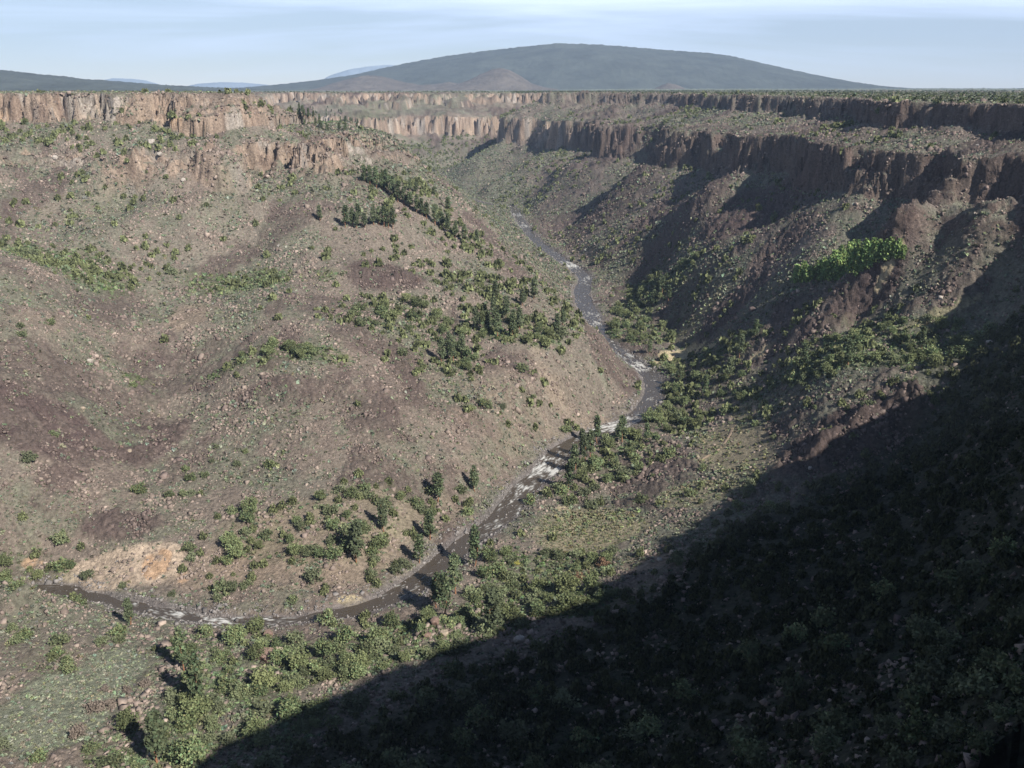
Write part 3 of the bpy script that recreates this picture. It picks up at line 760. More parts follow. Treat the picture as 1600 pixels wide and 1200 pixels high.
def build_river():
    P = catmull(rp, 1.6)
    P = P[(P[:, 0] > -650)]
    tang = np.gradient(P[:, :2], axis=0); tang /= np.linalg.norm(tang, axis=1)[:, None]
    for _ in range(30):
        tang[1:-1] = (tang[:-2] + tang[1:-1] * 2 + tang[2:]) / 4
    tang /= np.linalg.norm(tang, axis=1)[:, None]
    nrm = np.c_[tang[:, 1], -tang[:, 0]]
    m = 40
    c = np.linspace(-1, 1, m)
    hw = P[:, 3] + 5
    X = P[:, 0, None] + nrm[:, 0, None] * c * hw[:, None]; Y = P[:, 1, None] + nrm[:, 1, None] * c * hw[:, None]
    Z = np.repeat(P[:, 2, None], m, 1)
    s = np.r_[0, np.cumsum(np.hypot(*np.diff(P[:, :2], axis=0).T))][:, None]
    foam = np.zeros(X.shape)
    cx_, cy_ = P[:, 0, None], P[:, 1, None]
    for u, v, z, hl, g in RAPIDS:
        a, b = at_z(u, v, z)
        foam = np.maximum(foam, g * np.exp(-((X - a) ** 2 + (Y - b) ** 2) / hl ** 2))
    C = c[None] * hw[:, None]
    n = vn(s / 5.0 + 0 * C, C / 1.7, 1, 3) * .6 + vn(s / 2.2 + 0 * C, C / .9 + s * 0.1, 1, 5) * .5 + .5 * vn(s / 14 + 0 * C, C / 4, 1, 8)
    f = .8 * ss(foam * .9 + n * .8 + .5 * vn(s / 1.1 + 0 * C, C / .6, 1, 15), .72, 1.35)
    f = np.maximum(f, .55 * ss(n, .85, 1.1))
    Z = Z + .18 * n * (0.4 + 1.6 * np.clip(foam, 0, 1)) + f * .3
    V = np.c_[X.ravel(), Y.ravel(), Z.ravel()]
    idx = np.arange(X.size).reshape(X.shape)
    F = np.stack([idx[:-1, :-1], idx[1:, :-1], idx[1:, 1:], idx[:-1, 1:]], -1).reshape(-1, 4)
    me = new_mesh('river', V, F, True)
    add_attr(me, 'foam', f.ravel())
    m_, n_, l_, b_ = material('river_water', 0.14, 0.5)
    at = n_.new('ShaderNodeAttribute'); at.attribute_name = 'foam'
    mx = n_.new('ShaderNodeMix'); mx.data_type = 'RGBA'
    l_.new(at.outputs['Fac'], mx.inputs['Factor'])
    mx.inputs['A'].default_value = (0.07, 0.056, 0.043, 1); mx.inputs['B'].default_value = (0.62, 0.62, 0.60, 1)
    l_.new(mx.outputs['Result'], b_.inputs['Base Color'])
    r = n_.new('ShaderNodeMapRange'); r.inputs['To Min'].default_value = 0.22; r.inputs['To Max'].default_value = 0.9
    l_.new(at.outputs['Fac'], r.inputs['Value']); l_.new(r.outputs[0], b_.inputs['Roughness'])
    g = n_.new('ShaderNodeNewGeometry'); t = n_.new('ShaderNodeTexNoise'); t.inputs['Scale'].default_value = .9; t.inputs['Detail'].default_value = 5
    l_.new(g.outputs['Position'], t.inputs['Vector'])
    bp = n_.new('ShaderNodeBump'); bp.inputs['Strength'].default_value = .6; bp.inputs['Distance'].default_value = .5
    l_.new(t.outputs['Fac'], bp.inputs['Height']); l_.new(bp.outputs[0], b_.inputs['Normal'])
    link('river', me, m_, kind='structure', label='brown river with white rapids on the canyon floor')
build_river()

# ---------------------------------------------------------------- hills and the volcano on the horizon
def hill(name, label, prof, D, depth, mat, base=214, lump=14, seed=1, nx=420, ny=90, treesz=7):
    u = np.array([p[0] for p in prof], float); v = np.array([p[1] for p in prof], float)
    xs = (u - 800) / F_PX * D / 1.0
    v = 141 - (141 - v) * (.925 if name == 'mountain' else .95)
    zs = CAM_H + (136 - v) / F_PX * D
    X = np.linspace(xs[0], xs[-1], nx)
    k = np.interp(X, xs, zs)
    for _ in range(6): k[1:-1] = (k[:-2] + 2 * k[1:-1] + k[2:]) / 4
    h = np.maximum(k - base, 0)
    yy = np.linspace(-1, 1, ny)
    g = np.cos(np.clip(np.abs(yy), 0, 1) * math.pi / 2) ** 1.15
    XX = np.repeat(X[:, None], ny, 1); YY = D + yy[None] * depth + 0 * XX
    amp = np.clip(h[:, None] / max(h.max(), 1), 0, 1)
    rid = fbm(XX, YY, depth * .45, 5, seed, .55)
    Z = base + h[:, None] * g[None] * (1 + 0.13 * (rid - .4) * (np.abs(yy[None]) > .02)) + lump * fbm(XX, YY, depth * .16, 4, seed + 9) * amp * (g[None] < .98)
    Z = Z + treesz * np.abs(vn(XX, YY, 45, seed + 20)) * ss(amp, .0, .05) + treesz * .8 * vn(XX, YY, 18, seed + 21) * ss(amp, 0, .05)
    Z[:, 0] -= 30; Z[:, -1] -= 30; Z[0] -= 30; Z[-1] -= 30
    V = np.c_[XX.ravel(), YY.ravel(), Z.ravel()]
    idx = np.arange(XX.size).reshape(XX.shape)
    F = np.stack([idx[:-1, :-1], idx[1:, :-1], idx[1:, 1:], idx[:-1, 1:]], -1).reshape(-1, 4)
    me = new_mesh(name, V, F, True)
    link(name, me, mat, kind='structure', label=label)

M_FORESTHILL = tinted('forested_slope', base=(0.07, 0.08, 0.068), scale=0.0035, lo=.62, hi=1.35, detail=10, bump=.5, bscale=.012, bdist=30)
M_FARHILL = tinted('far_slope', base=(0.09, 0.095, 0.08), scale=0.003, lo=.8, hi=1.2, detail=8)
M_CONE = tinted('cinder_slope', base=(0.125, 0.108, 0.092), scale=0.01, lo=.6, hi=1.3, detail=10, bump=.5, bscale=.03, bdist=12)
hill('mountain', 'broad blue-grey forested mountain on the horizon', [(395, 141), (430, 137), (470, 132), (520, 125), (560, 118), (600, 109), (650, 98), (700, 89), (750, 82), (800, 76.5), (840, 72), (872, 69.5), (920, 71), (960, 73.5), (1010, 78), (1060, 82), (1090, 83.5), (1115, 87), (1150, 94), (1200, 107), (1250, 121), (1290, 132), (1320, 139), (1345, 144), (1380, 149)], 11500, 2300, M_FORESTHILL, seed=4)
hill('hill', 'low reddish cone hill in front of the mountain', [(690, 137), (712, 134), (735, 126), (755, 116), (772, 109), (784, 107.5), (797, 111), (812, 119), (828, 130), (848, 136.5), (870, 140)], 8200, 500, M_CONE, lump=6, seed=12, treesz=3, nx=220)
hill('hill', 'low rounded brown hill left of the reddish cone', [(505, 141), (525, 134), (548, 126), (572, 120), (590, 118.5), (610, 121), (640, 129), (665, 133), (690, 131), (705, 128.5), (722, 131), (745, 137), (760, 141)], 8600, 520, M_CONE, lump=6, seed=15, treesz=3, nx=260)
hill('hill', 'tiny tan knoll at the foot of the mountain', [(1010, 140), (1022, 133), (1032, 129), (1045, 132), (1060, 140)], 8000, 200, M_CONE, lump=2, seed=19, treesz=2, nx=90, ny=50)
hill('hill', 'long dark wooded ridge beyond the left rim', [(-420, 100), (-260, 96), (-120, 99), (0, 107), (60, 113), (130, 121), (200, 128), (260, 133), (330, 137), (400, 141)], 7000, 1500, M_FORESTHILL, lump=10, seed=22)
hill('hill', 'low dark ridge at the right edge of the horizon', [(1470, 149), (1530, 146), (1580, 141), (1650, 133), (1750, 126), (1900, 124)], 7600, 900, M_FORESTHILL, lump=8, seed=25, nx=200)
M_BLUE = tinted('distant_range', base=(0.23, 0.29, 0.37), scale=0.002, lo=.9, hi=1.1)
hill('hill', 'pale blue mesa on the left horizon', [(170, 141), (192, 126), (205, 122.5), (235, 123.5), (255, 126), (275, 133), (290, 141)], 13400, 500, M_BLUE, lump=4, seed=27, nx=160, treesz=2)
hill('hill', 'thin pale blue range between the mesa and the mountain', [(290, 141), (330, 131), (365, 128.5), (400, 129), (440, 133), (470, 140)], 13500, 400, M_BLUE, lump=4, seed=29, nx=160, treesz=2)
hill('hill', 'pale far ridge behind the mountain shoulder', [(490, 140), (530, 118), (560, 109), (590, 104.5), (618, 102.5), (650, 106), (700, 125), (740, 141)], 13600, 350, M_BLUE, lump=4, seed=31, nx=160, treesz=2)

# ---------------------------------------------------------------- foliage builders
def rand_unit(n, rng):
    v = rng.normal(size=(n, 3)); return v / np.linalg.norm(v, axis=1)[:, None]

def cards(cent, size, rng, flat=0.0, aspect=1.0, tri=False):
    """leaf-spray quads at the given centres"""
    n = len(cent)
    a = rand_unit(n, rng); a[:, 2] *= (1 - flat); a /= np.linalg.norm(a, axis=1)[:, None]
    b = np.cross(a, rand_unit(n, rng)); b /= np.linalg.norm(b, axis=1)[:, None]
    s = (size * rng.uniform(.6, 1.35, n))[:, None]
    a = a * s * aspect; b = b * s
    V = np.stack([cent - a - b * .6, cent + a * .8 - b, cent + a + b * .7, cent - a * .7 + b], 1).reshape(-1, 3)
    F = np.arange(4 * n).reshape(n, 4)
    return V, F

def crown_points(kind, rng, k, per):
    pts = []
    for i in range(k):
        if kind == 'juniper':      # bushy dome, foliage to the ground
            d = rand_unit(1, rng)[0]; d[2] = abs(d[2])
            r = rng.uniform(.4, 1.0)
            c = np.array([d[0] * r, d[1] * r, .12 + d[2] * r * .86]); sp = .20
        elif kind == 'pinyon':
            d = rand_unit(1, rng)[0]; d[2] = d[2] * .9
            r = rng.uniform(.4, 1.05)
            c = np.array([d[0] * r, d[1] * r, .60 + d[2] * r * .40]); sp = .19
        elif kind == 'ponderosa':
            h = rng.uniform(.25, 1.0)
            rad = (1.08 - h) ** .6 * rng.uniform(.35, 1.0) * (1 if h > .38 else .7)
            a = rng.uniform(0, 6.28)
            c = np.array([math.cos(a) * rad, math.sin(a) * rad, h]); sp = .21
        elif kind == 'cottonwood':
            h = rng.uniform(.12, .97)
            rad = math.sin(min(1, (h + .1)) * 2.9) ** .6 * rng.uniform(.4, .95) if h < .95 else .2
            a = rng.uniform(0, 6.28)
            c = np.array([math.cos(a) * rad, math.sin(a) * rad, h]); sp = .2
        q = rng.normal(size=(per, 3)) * sp * rng.uniform(.6, 1.25)
        q[:, 2] *= .55 if kind != 'ponderosa' else .22
        pts.append(c + q)
    P = np.concatenate(pts)
    P[:, 2] = np.clip(P[:, 2], .03, 1.04)
    return P

def trunk_geo(h, r0, r1, rng, lean=.04, seg=7, sides=7, limbs=()):
    V = []; F = []
    def tube(p0, p1, a, b, nseg):
        base = len(V)
        ax = np.array(p1) - np.array(p0); L_ = np.linalg.norm(ax); ax = ax / L_
        up = np.array([0, 0, 1.]) if abs(ax[2]) < .9 else np.array([1., 0, 0])
        e1 = np.cross(ax, up); e1 /= np.linalg.norm(e1); e2 = np.cross(ax, e1)
        bend = rng.normal(size=3) * L_ * .03
        for i in range(nseg + 1):
            t = i / nseg; c = np.array(p0) + ax * L_ * t + bend * math.sin(t * math.pi)
            r = a + (b - a) * t
            for k in range(sides):
                an = 2 * math.pi * k / sides; V.append(c + e1 * math.cos(an) * r + e2 * math.sin(an) * r)
        for i in range(nseg):
            for k in range(sides):
                a0 = base + i * sides + k; a1 = base + i * sides + (k + 1) % sides
                F.append((a0, a1, a1 + sides, a0 + sides))
    tube((0, 0, -.4), (h * lean, h * lean * .5, h), r0, r1, seg)
    for (hh, ln, el) in limbs:
        a = rng.uniform(0, 6.28)
        tube((h * lean * hh, 0, h * hh), (math.cos(a) * ln, math.sin(a) * ln, h * hh + ln * el), r0 * .35 * (1.1 - hh), .03, 3)
    return np.array(V), np.array(F)

def tree_kind(kind, seed):
    """unit-height meshes: crown radius 1, height 1 before scaling; returns (crown mesh, trunk mesh)"""
    rng = np.random.default_rng(seed)
    spec = dict(juniper=(26, 32, 3.0, 4.6, .22), pinyon=(36, 38, 3.9, 7.8, .26), ponderosa=(46, 28, 4.2, 21, .42), cottonwood=(46, 20, 3.0, 13, .40))[kind]
    k, per, R, Hh, card = spec
    P = crown_points(kind, rng, k, per) * np.array([R, R, Hh])
    P[:, 0] *= rng.uniform(.9, 1.15); P[:, 1] *= rng.uniform(.85, 1.1)
    V, F = cards(P, card, rng, flat=.35 if kind == 'ponderosa' else .1, aspect=1.25)
    cm = new_mesh(kind + '_crown', V, F)
    tone = 1 + .28 * rng.normal(size=len(P))
    base = dict(juniper=(.132, .158, .076), pinyon=(.126, .160, .080), ponderosa=(.10, .13, .070), cottonwood=(.175, .25, .09))[kind]
    clump = np.repeat(rng.uniform(.72, 1.28, k), per)
    colr = np.clip(tone * clump, .35, 1.9)[:, None] * np.array(base)[None]
    colr[:, 0] *= 1 + .12 * rng.normal(size=len(P))
    add_attr(cm, 'col', np.repeat(np.clip(colr, .005, 1), 4, 0))
    if kind == 'ponderosa': tv, tf = trunk_geo(Hh * .97, .42, .06, rng, .01, limbs=[(q, 1.8, .05) for q in (.3, .4, .5, .6, .7, .8)])
    elif kind == 'cottonwood': tv, tf = trunk_geo(Hh * .85, .32, .05, rng, .03, limbs=[(q, 2.2, .8) for q in (.25, .4, .5, .6)])
    elif kind == 'pinyon': tv, tf = trunk_geo(Hh * .8, .26, .06, rng, .06, limbs=[(q, 2.4, .5) for q in (.2, .3, .4, .55)])
    else: tv, tf = trunk_geo(Hh * .7, .24, .06, rng, .08, limbs=[(q, 1.7, .6) for q in (.1, .2, .35)])
    tm = new_mesh(kind + '_trunk', tv, tf, True)
    return cm, tm

M_LEAF = {}
M_LEAF['juniper'] = tinted('juniper_foliage', attr='col', scale=.9, lo=.75, hi=1.3, objrand=.3, hueshift=(.125, .14, .085), rough=.8)
M_LEAF['pinyon'] = tinted('pinyon_foliage', attr='col', scale=.9, lo=.75, hi=1.3, objrand=.32, hueshift=(.15, .168, .08), rough=.8)
M_LEAF['ponderosa'] = tinted('pine_foliage', attr='col', scale=.9, lo=.75, hi=1.3, objrand=.25, hueshift=(.10, .12, .07), rough=.8)
M_LEAF['cottonwood'] = tinted('cottonwood_foliage', attr='col', scale=.9, lo=.8, hi=1.25, objrand=.3, rough=.7)
M_DEAD = tinted('dead_foliage', base=(.20, .13, .085), scale=1.2, lo=.6, hi=1.3)
M_BARE = tinted('bare_twigs', base=(.20, .165, .14), scale=1.2, lo=.6, hi=1.3)
M_YELLOW = tinted('flowering_brush', base=(.38, .36, .10), scale=1.5, lo=.7, hi=1.3)
M_BARKP = tinted('orange_bark', base=(.26, .135, .08), scale=3, lo=.6, hi=1.3, bump=.5, bscale=4, bdist=.1)
M_BARK = tinted('grey_bark', base=(.14, .11, .09), scale=3, lo=.6, hi=1.3)
KIND = {}
for i, k in enumerate(('juniper', 'pinyon', 'ponderosa', 'cottonwood')):
    KIND[k] = [tree_kind(k, 100 * i + j) for j in range(6 if k != 'cottonwood' else 3)]
    for cm, tm in KIND[k]:
        cm.materials.append(M_LEAF[k]); tm.materials.append(M_BARKP if k == 'ponderosa' else M_BARK)

# ---------------------------------------------------------------- where things grow
ORD = ['first', 'second', 'third', 'fourth', 'fifth', 'sixth', 'seventh', 'eighth', 'ninth', 'tenth', 'eleventh', 'twelfth', 'thirteenth', 'fourteenth', 'fifteenth', 'sixteenth', 'seventeenth', 'eighteenth', 'nineteenth', 'twentieth']
def sample_wedge(n, r0, r1, rng, a0=-34, a1=34):
    """points whose density falls off with distance"""
    th = np.radians(rng.uniform(a0, a1, n)); r = rng.uniform(r0, r1, n)
    return np.sin(th) * r, np.cos(th) * r, r

def thin(x, y, rad, keep_first=None):
    """drop points closer than rad to an earlier one"""
    cell = {}; ok = np.zeros(len(x), bool); s = 7.0
    for i in range(len(x)):
        k = (int(x[i] // s), int(y[i] // s)); bad = False
        for a in (-1, 0, 1):
            for b in (-1, 0, 1):
                for j in cell.get((k[0] + a, k[1] + b), ()):
                    if (x[i] - x[j]) ** 2 + (y[i] - y[j]) ** 2 < ((rad[i] + rad[j]) * .5) ** 2: bad = True; break
                if bad: break
            if bad: break
        if not bad:
            ok[i] = True; cell.setdefault(k, []).append(i)
    return ok

def ground_info(x, y):
    z, S, S0, d, rz = height(x, y, True)
    return z, S, S0, d

# ------------------------------------------------ hand-placed tall pines (foot pixel, scale)
PINES_PX = [(310, 1107, 1.0), (247, 1195, 1.0), (204, 978, .62), (288, 1050, .9), (694, 965, 1.05), (682, 950, .9), (712, 930, .95), (742, 885, .95), (771, 990, 1.05), (557, 880, 1.0), (655, 880, .8), (600, 832, .8), (672, 845, .85),
 (914, 724, .95), (898, 737, .85), (888, 765, .95), (684, 785, .95), (742, 768, .8), (972, 692, .9), (933, 692, .85), (1010, 690, .7), (922, 715, .8),
 (777, 528, .9), (800, 528, .9), (812, 516, .8), (762, 520, .85), (746, 515, .8), (790, 500, .8), (770, 495, .75), (817, 478, .75), (834, 468, .8), (774, 468, .8), (690, 566, .75), (708, 566, .8), (722, 560, .75), (700, 545, .7), (870, 520, .7), (880, 510, .65),
 (570, 286, .8), (578, 290, .8), (588, 295, .85), (597, 297, .75), (604, 299, .85), (613, 306, .9), (622, 316, .85), (631, 320, .75), (641, 326, .8), (652, 333, .85), (660, 338, .7), (667, 342, .8), (680, 351, .85), (691, 356, .75), (700, 366, .8), (712, 373, .75), (726, 380, .8), (745, 386, .7), (650, 303, .6), (678, 308, .55), (700, 330, .7), (640, 300, .6),
 (500, 346, .65), (540, 356, .8), (550, 355, .7), (557, 358, .75), (570, 357, .7), (585, 353, .85), (592, 352, .7), (600, 355, .85), (607, 357, .75), (614, 358, .8), (560, 345, .7),
 (1025, 466, .9), (1035, 461, 1.0), (1045, 471, .9), (1031, 450, .85), (1020, 480, .8), (1015, 555, .7), (1255, 578, .9), (1325, 572, .8), (1440, 548, .8), (1140, 590, .8), (1180, 530, .75), (1155, 560, .8), (1060, 600, .75), (1100, 620, .75)]
COTTON_PX = [(1243, 442, .9), (1253, 441, 1), (1263, 441, .9), (1274, 440, 1), (1285, 438, 1.05), (1296, 439, 1), (1308, 437, 1.05), (1318, 433, 1.1), (1328, 428, 1.05), (1338, 430, .9), (1346, 424, .8), (1353, 420, 1.05), (1363, 414, 1), (1372, 409, .9), (1381, 407, .9), (1391, 405, .85), (1401, 404, .75), (1410, 404, .65), (1300, 426, 1), (1313, 420, 1.05), (1325, 414, 1), (1338, 412, 1), (1350, 406, .95), (1335, 402, .9), (1362, 402, .9)]
rg = np.random.default_rng(21)
grove = []
while len(grove) < 52:
    a, b = rg.uniform(-1, 1, 2)
    if a * a + b * b < 1: grove.append((508 + a * 52 + b * 14, 188 + b * 20, rg.uniform(.32, .55)))
PL = []     # every plant: dict
def add_px(lst, kind, tag=None):
    a = np.array([p[:3] for p in lst], float)
    x, y = raycast(a[:, 0], a[:, 1])
    for i in range(len(a)):
        if not np.isnan(x[i]): PL.append(dict(x=x[i], y=y[i], s=a[i, 2], kind=kind, tag=tag))
add_px(PINES_PX, 'ponderosa'); add_px(grove, 'ponderosa', 'grove'); add_px(COTTON_PX, 'cottonwood', 'cotton')
JUN_PX = [(217, 770, 1.35), (265, 776, 1.0), (285, 775, .9), (300, 773, .8), (299, 750, 1.0), (320, 745, .9), (290, 735, .8), (371, 728, .9), (384, 708, .7), (338, 700, .6), (332, 722, .6), (35, 525, 1.0), (33, 512, .9), (80, 507, 1.1), (120, 455, .6), (84, 682, .9), (45, 720, 1.3), (738, 640, .9), (785, 638, .9), (765, 638, .8), (832, 622, .8), (1098, 735, .8), (1180, 665, .9), (1160, 660, .6), (1202, 643, 1.0), (1275, 640, .7), (1210, 685, .7), (1100, 730, .7), (208, 605, .9), (220, 598, .8), (348, 925, 1.5), (362, 923, 1.3), (340, 938, .8), (458, 940, .9), (270, 930, .7), (192, 918, .7), (620, 895, 1.1), (1060, 700, .6), (1020, 745, .6)]
add_px(JUN_PX, 'juniper')
add_px([(943, 885, 1.0), (905, 905, .9), (925, 900, .7)], 'juniper', 'dead')
add_px([(808, 882, .55)], 'juniper', 'yellow')
add_px([(228, 1072, .9), (165, 1078, .6), (172, 1105, .8), (150, 1110, .9), (140, 1108, .7), (198, 1080, .6), (122, 1150, 1.0), (880, 975, .5)], 'juniper', 'bare')
nhand = len(PL)
# ------------------------------------------------ the rest by density
rg = np.random.default_rng(33)
x, y, r = sample_wedge(190000, 110, 2700, rg, -34, 34)
dens = wood_density(x, y)
z, S, S0, d = ground_info(x, y)
cv = cover(x, y)
fit = (dens + 1.0 * cv['shade_tint']) * (1 - .55 * np.clip(cv['talus'], 0, 1)) * (d > 2.5) * (S0 < 214) * (1 - .9 * (np.abs(S - 133.5) < 5)) * (1 - .9 * (np.abs(S - 203) < 5))
fit = fit * (1 - .85 * np.clip(cv['meadow'], 0, 1)) * (1 - .85 * np.clip(cv['sage'], 0, 1) * (y < 470))
fit = fit * (1 - 0.85 * (cv['sand'] > .3)) * (1 - .6 * np.clip(cv['orange'] + cv['pale'], 0, 1))
pa = fit / 100.0 * (r * math.radians(68) * (2700 - 110)) / 190000 * 1.0
okp = rg.random(len(x)) < pa * 2.6 * np.where(y < 460, .8, 1)
x, y, r, z, dens = x[okp], y[okp], r[okp], z[okp], dens[okp]
big = rg.random(len(x))
kinds = np.where((big < .33) & (r < 1150) & (dens > .56), 'pinyon', 'juniper')
scl = np.where(kinds == 'pinyon', rg.uniform(.45, 1.0, len(x)), np.exp(rg.normal(-.28, .3, len(x))))
scl = np.clip(scl * 1.2, .35, 1.6)
rad = np.where(kinds == 'pinyon', 4.6, 3.1) * scl
hx = np.array([p['x'] for p in PL]); hy = np.array([p['y'] for p in PL]); hr = np.array([dict(ponderosa=1.6, cottonwood=1.0, juniper=2.6)[p['kind']] for p in PL])
okt = thin(np.r_[hx, x], np.r_[hy, y], np.r_[hr, rad])[len(hx):]
for i in np.nonzero(okt)[0]:
    PL.append(dict(x=x[i], y=y[i], s=float(scl[i]), kind=str(kinds[i]), tag=None))
PX = np.array([p['x'] for p in PL]); PY = np.array([p['y'] for p in PL])
PZ, PS, PS0, PD = ground_info(PX, PY)
pu, pv, pf = to_px(PX, PY, PZ)
HH = dict(juniper=5.0, pinyon=8.2, ponderosa=22, cottonwood=14)
WW = dict(juniper=3.0, pinyon=3.9, ponderosa=3.6, cottonwood=3.6)
# is its top in sight?
def seen(x, y, z):
    r = np.hypot(x, y); ok = np.ones(len(x), bool)
    for k in np.linspace(.25, .985, 42):
        ok &= height(x * k, y * k) < CAM_H + (z - CAM_H) * k
    return ok
tops = PZ + np.array([HH[p['kind']] * p['s'] for p in PL])
vis = seen(PX, PY, tops)
inside = (pu > -25) & (pu < 1625) & (pv > 60) & (pv < 1240)
shade_w = np.where(cover(PX, PY)['shade_tint'] > .4, .22, 1.0)
size_px = shade_w * np.array([HH[p['kind']] * WW[p['kind']] * p['s'] ** 2 for p in PL]) / pf ** 2
CAP = dict(juniper=298, pinyon=290, ponderosa=290, cottonwood=60)
# places one can name (u0, v0, u1, v1, words)
PLACES = [(0, 140, 450, 260, 'below the left rim cliff'), (430, 140, 600, 215, 'in the left grove'), (480, 250, 780, 400, 'on the left ridge crest'), (0, 260, 480, 500, 'high on the left slope'),
 (480, 400, 900, 560, 'on the wooded left spur'), (560, 560, 1010, 700, 'above the long rapids'), (0, 500, 560, 690, 'on the brown hillside'), (0, 690, 240, 960, 'by the left hollow'), (240, 690, 730, 985, 'on the tan left bank'),
 (0, 960, 260, 1200, 'around the sage flat'), (260, 960, 620, 1240, 'in the lower wood'), (620, 860, 1010, 1080, 'on the near river bank'), (730, 690, 1010, 860, 'beside the white rapids'), (900, 400, 1140, 690, 'on the far river bank'),
 (1140, 380, 1600, 640, 'on the right-hand benches'), (1010, 640, 1300, 860, 'by the meadow trail'), (600, 140, 900, 400, 'in the far canyon'), (900, 140, 1600, 400, 'on the right canyon wall')]
def place_of(u, v):
    for a, b, c, d_, w in PLACES:
        if a <= u < c and b <= v < d_: return w
    if u < 400: return 'at the left edge'
    return ('in the lower shade', 'low in the middle shade', 'in the right-hand shade', 'in the outer right shade')[min(3, int((u - 400) / 300))] if v > 900 else 'high in the big shade'
ROOTS = {}
def make_plant(i, label, group, parts=True, mats=None):
    p = PL[i]; k = p['kind']; rgq = np.random.default_rng(i)
    cm, tm = KIND[k][i % len(KIND[k])]
    name = dict(juniper='juniper', pinyon='pinyon_pine', ponderosa='ponderosa_pine', cottonwood='cottonwood')[k]
    root = bpy.data.objects.new(name, None); root.empty_display_size = .5
    COL.objects.link(root)
    root.location = (PX[i], PY[i], PZ[i] - .15)
    root.rotation_euler = (rgq.normal() * .03, rgq.normal() * .03, rgq.uniform(0, 6.28))
    s = p['s'] * (1.25 if k == 'cottonwood' else 1); root.scale = (s * rgq.uniform(.88, 1.15), s * rgq.uniform(.88, 1.15), s * rgq.uniform(.88, 1.15))
    root['label'] = label; root['category'] = dict(juniper='juniper', pinyon='pine tree', ponderosa='pine tree', cottonwood='tree')[k]
    if group: root['group'] = group
    c = bpy.data.objects.new('crown', cm); c.parent = root; COL.objects.link(c)
    t = bpy.data.objects.new('trunk', tm); t.parent = root; COL.objects.link(t)
    if mats:
        c.material_slots[0].link = 'OBJECT'; c.material_slots[0].material = mats
    return root
chosen = np.zeros(len(PL), bool)
for k in CAP:
    m = np.array([p['kind'] == k and p['tag'] not in ('dead', 'yellow', 'bare') for p in PL]) & inside & vis
    idx = np.nonzero(m)[0]
    idx = idx[np.argsort(-size_px[idx] * np.where(idx < nhand, 6, 1))][:CAP[k]]
    chosen[idx] = True
    byplace = {}
    for i in idx: byplace.setdefault(place_of(pu[i], pv[i]), []).append(i)
    for w, ids in byplace.items():
        ids.sort(key=lambda i: pv[i])
        nrow = max(1, min(18, round(len(ids) / 9))); per = math.ceil(len(ids) / nrow)
        for rr_ in range(nrow):
            row = sorted(ids[rr_ * per:(rr_ + 1) * per], key=lambda i: pu[i])
            ss_ = [PL[i]['s'] for i in row]
            for q, i in enumerate(row):
                s = PL[i]['s']
                if k == 'juniper': desc = ('small' if s < .62 else 'large' if s > 1.0 else 'bushy') + ' green juniper'
                elif k == 'pinyon': desc = ('small' if s < .7 else 'broad') + ' pinyon pine'
                elif k == 'ponderosa': desc = ('tall' if s >= .8 else 'slender') + ' dark pine'
                else: desc = 'bright green cottonwood'
                pos = f'{ORD[min(q, 19)]} from left' if len(row) > 1 else 'standing alone'
                rw = f' in {ORD[rr_]} row down' if nrow > 1 else ''
                lab = f'{desc} {w}, {pos}{rw}'
                make_plant(i, lab, dict(juniper='junipers dotted over the canyon', pinyon='pinyon pines in the river woods', ponderosa='tall pines in the canyon', cottonwood='bright green cottonwoods under the right cliff')[k])
SPECIAL = {'dead': (['rusty brown dead juniper at the edge of the big shadow', 'brown dead juniper left of the rustiest one near the shadow', 'small brown dead juniper between the two larger dead ones'], M_DEAD), 'yellow': (['pale yellow round bush on the near bank beside the river'], M_YELLOW),
           'bare': (None, M_BARE)}
bares = ['twiggy pinkish bare shrub nearest the dark pine at the sage flat', 'small pinkish bare shrub in the middle of the sage flat', 'pinkish bare shrub at the right of the three-shrub clump on the sage flat', 'middle pinkish bare shrub of the clump on the sage flat', 'leftmost pinkish bare shrub of the clump on the sage flat', 'small pinkish bare shrub alone right of the sage flat middle', 'big grey-pink bare shrub at the lower edge of the sage flat', 'tiny grey bare shrub at the shadow edge near the outcrop']
cnt = {}
for i, p in enumerate(PL):
    if p['tag'] in SPECIAL:
        n = cnt.get(p['tag'], 0); cnt[p['tag']] = n + 1
        ls, mt = SPECIAL[p['tag']]
        r_ = make_plant(i, (ls or bares)[n], 'dead and bare shrubs', mats=mt); r_.name = 'dead_juniper' if p['tag'] == 'dead' else 'shrub'; r_['category'] = 'shrub'
        chosen[i] = True

# ------------------------------------------------ far and hidden ones: one object
def merge_protos(protos, which, pos, scl, rot, colmul=None, zs=None):
    """one mesh of many transformed copies; protos: list of (V, F, C)"""
    Vs, Fs, Cs = [], [], []; off = 0
    for pi, (V, F, C) in enumerate(protos):
        m = np.nonzero(which == pi)[0]
        if not len(m): continue
        c, s = np.cos(rot[m])[:, None], np.sin(rot[m])[:, None]
        sx = scl[m][:, None]; sz = (zs[m] if zs is not None else scl[m])[:, None]
        X = (V[None, :, 0] * c - V[None, :, 1] * s) * sx + pos[m, 0, None]
        Y = (V[None, :, 0] * s + V[None, :, 1] * c) * sx + pos[m, 1, None]
        Z = V[None, :, 2] * sz + pos[m, 2, None]
        Vs.append(np.stack([X, Y, Z], -1).reshape(-1, 3))
        Fs.append((F[None] + (np.arange(len(m)) * len(V))[:, None, None]).reshape(-1, F.shape[1]) + off)
        cc = C[None] * (colmul[m][:, None, :] if colmul is not None else 1)
        Cs.append(np.broadcast_to(cc, (len(m), len(V), 3)).reshape(-1, 3))
        off += len(m) * len(V)
    return np.concatenate(Vs), np.concatenate(Fs), np.concatenate(Cs)

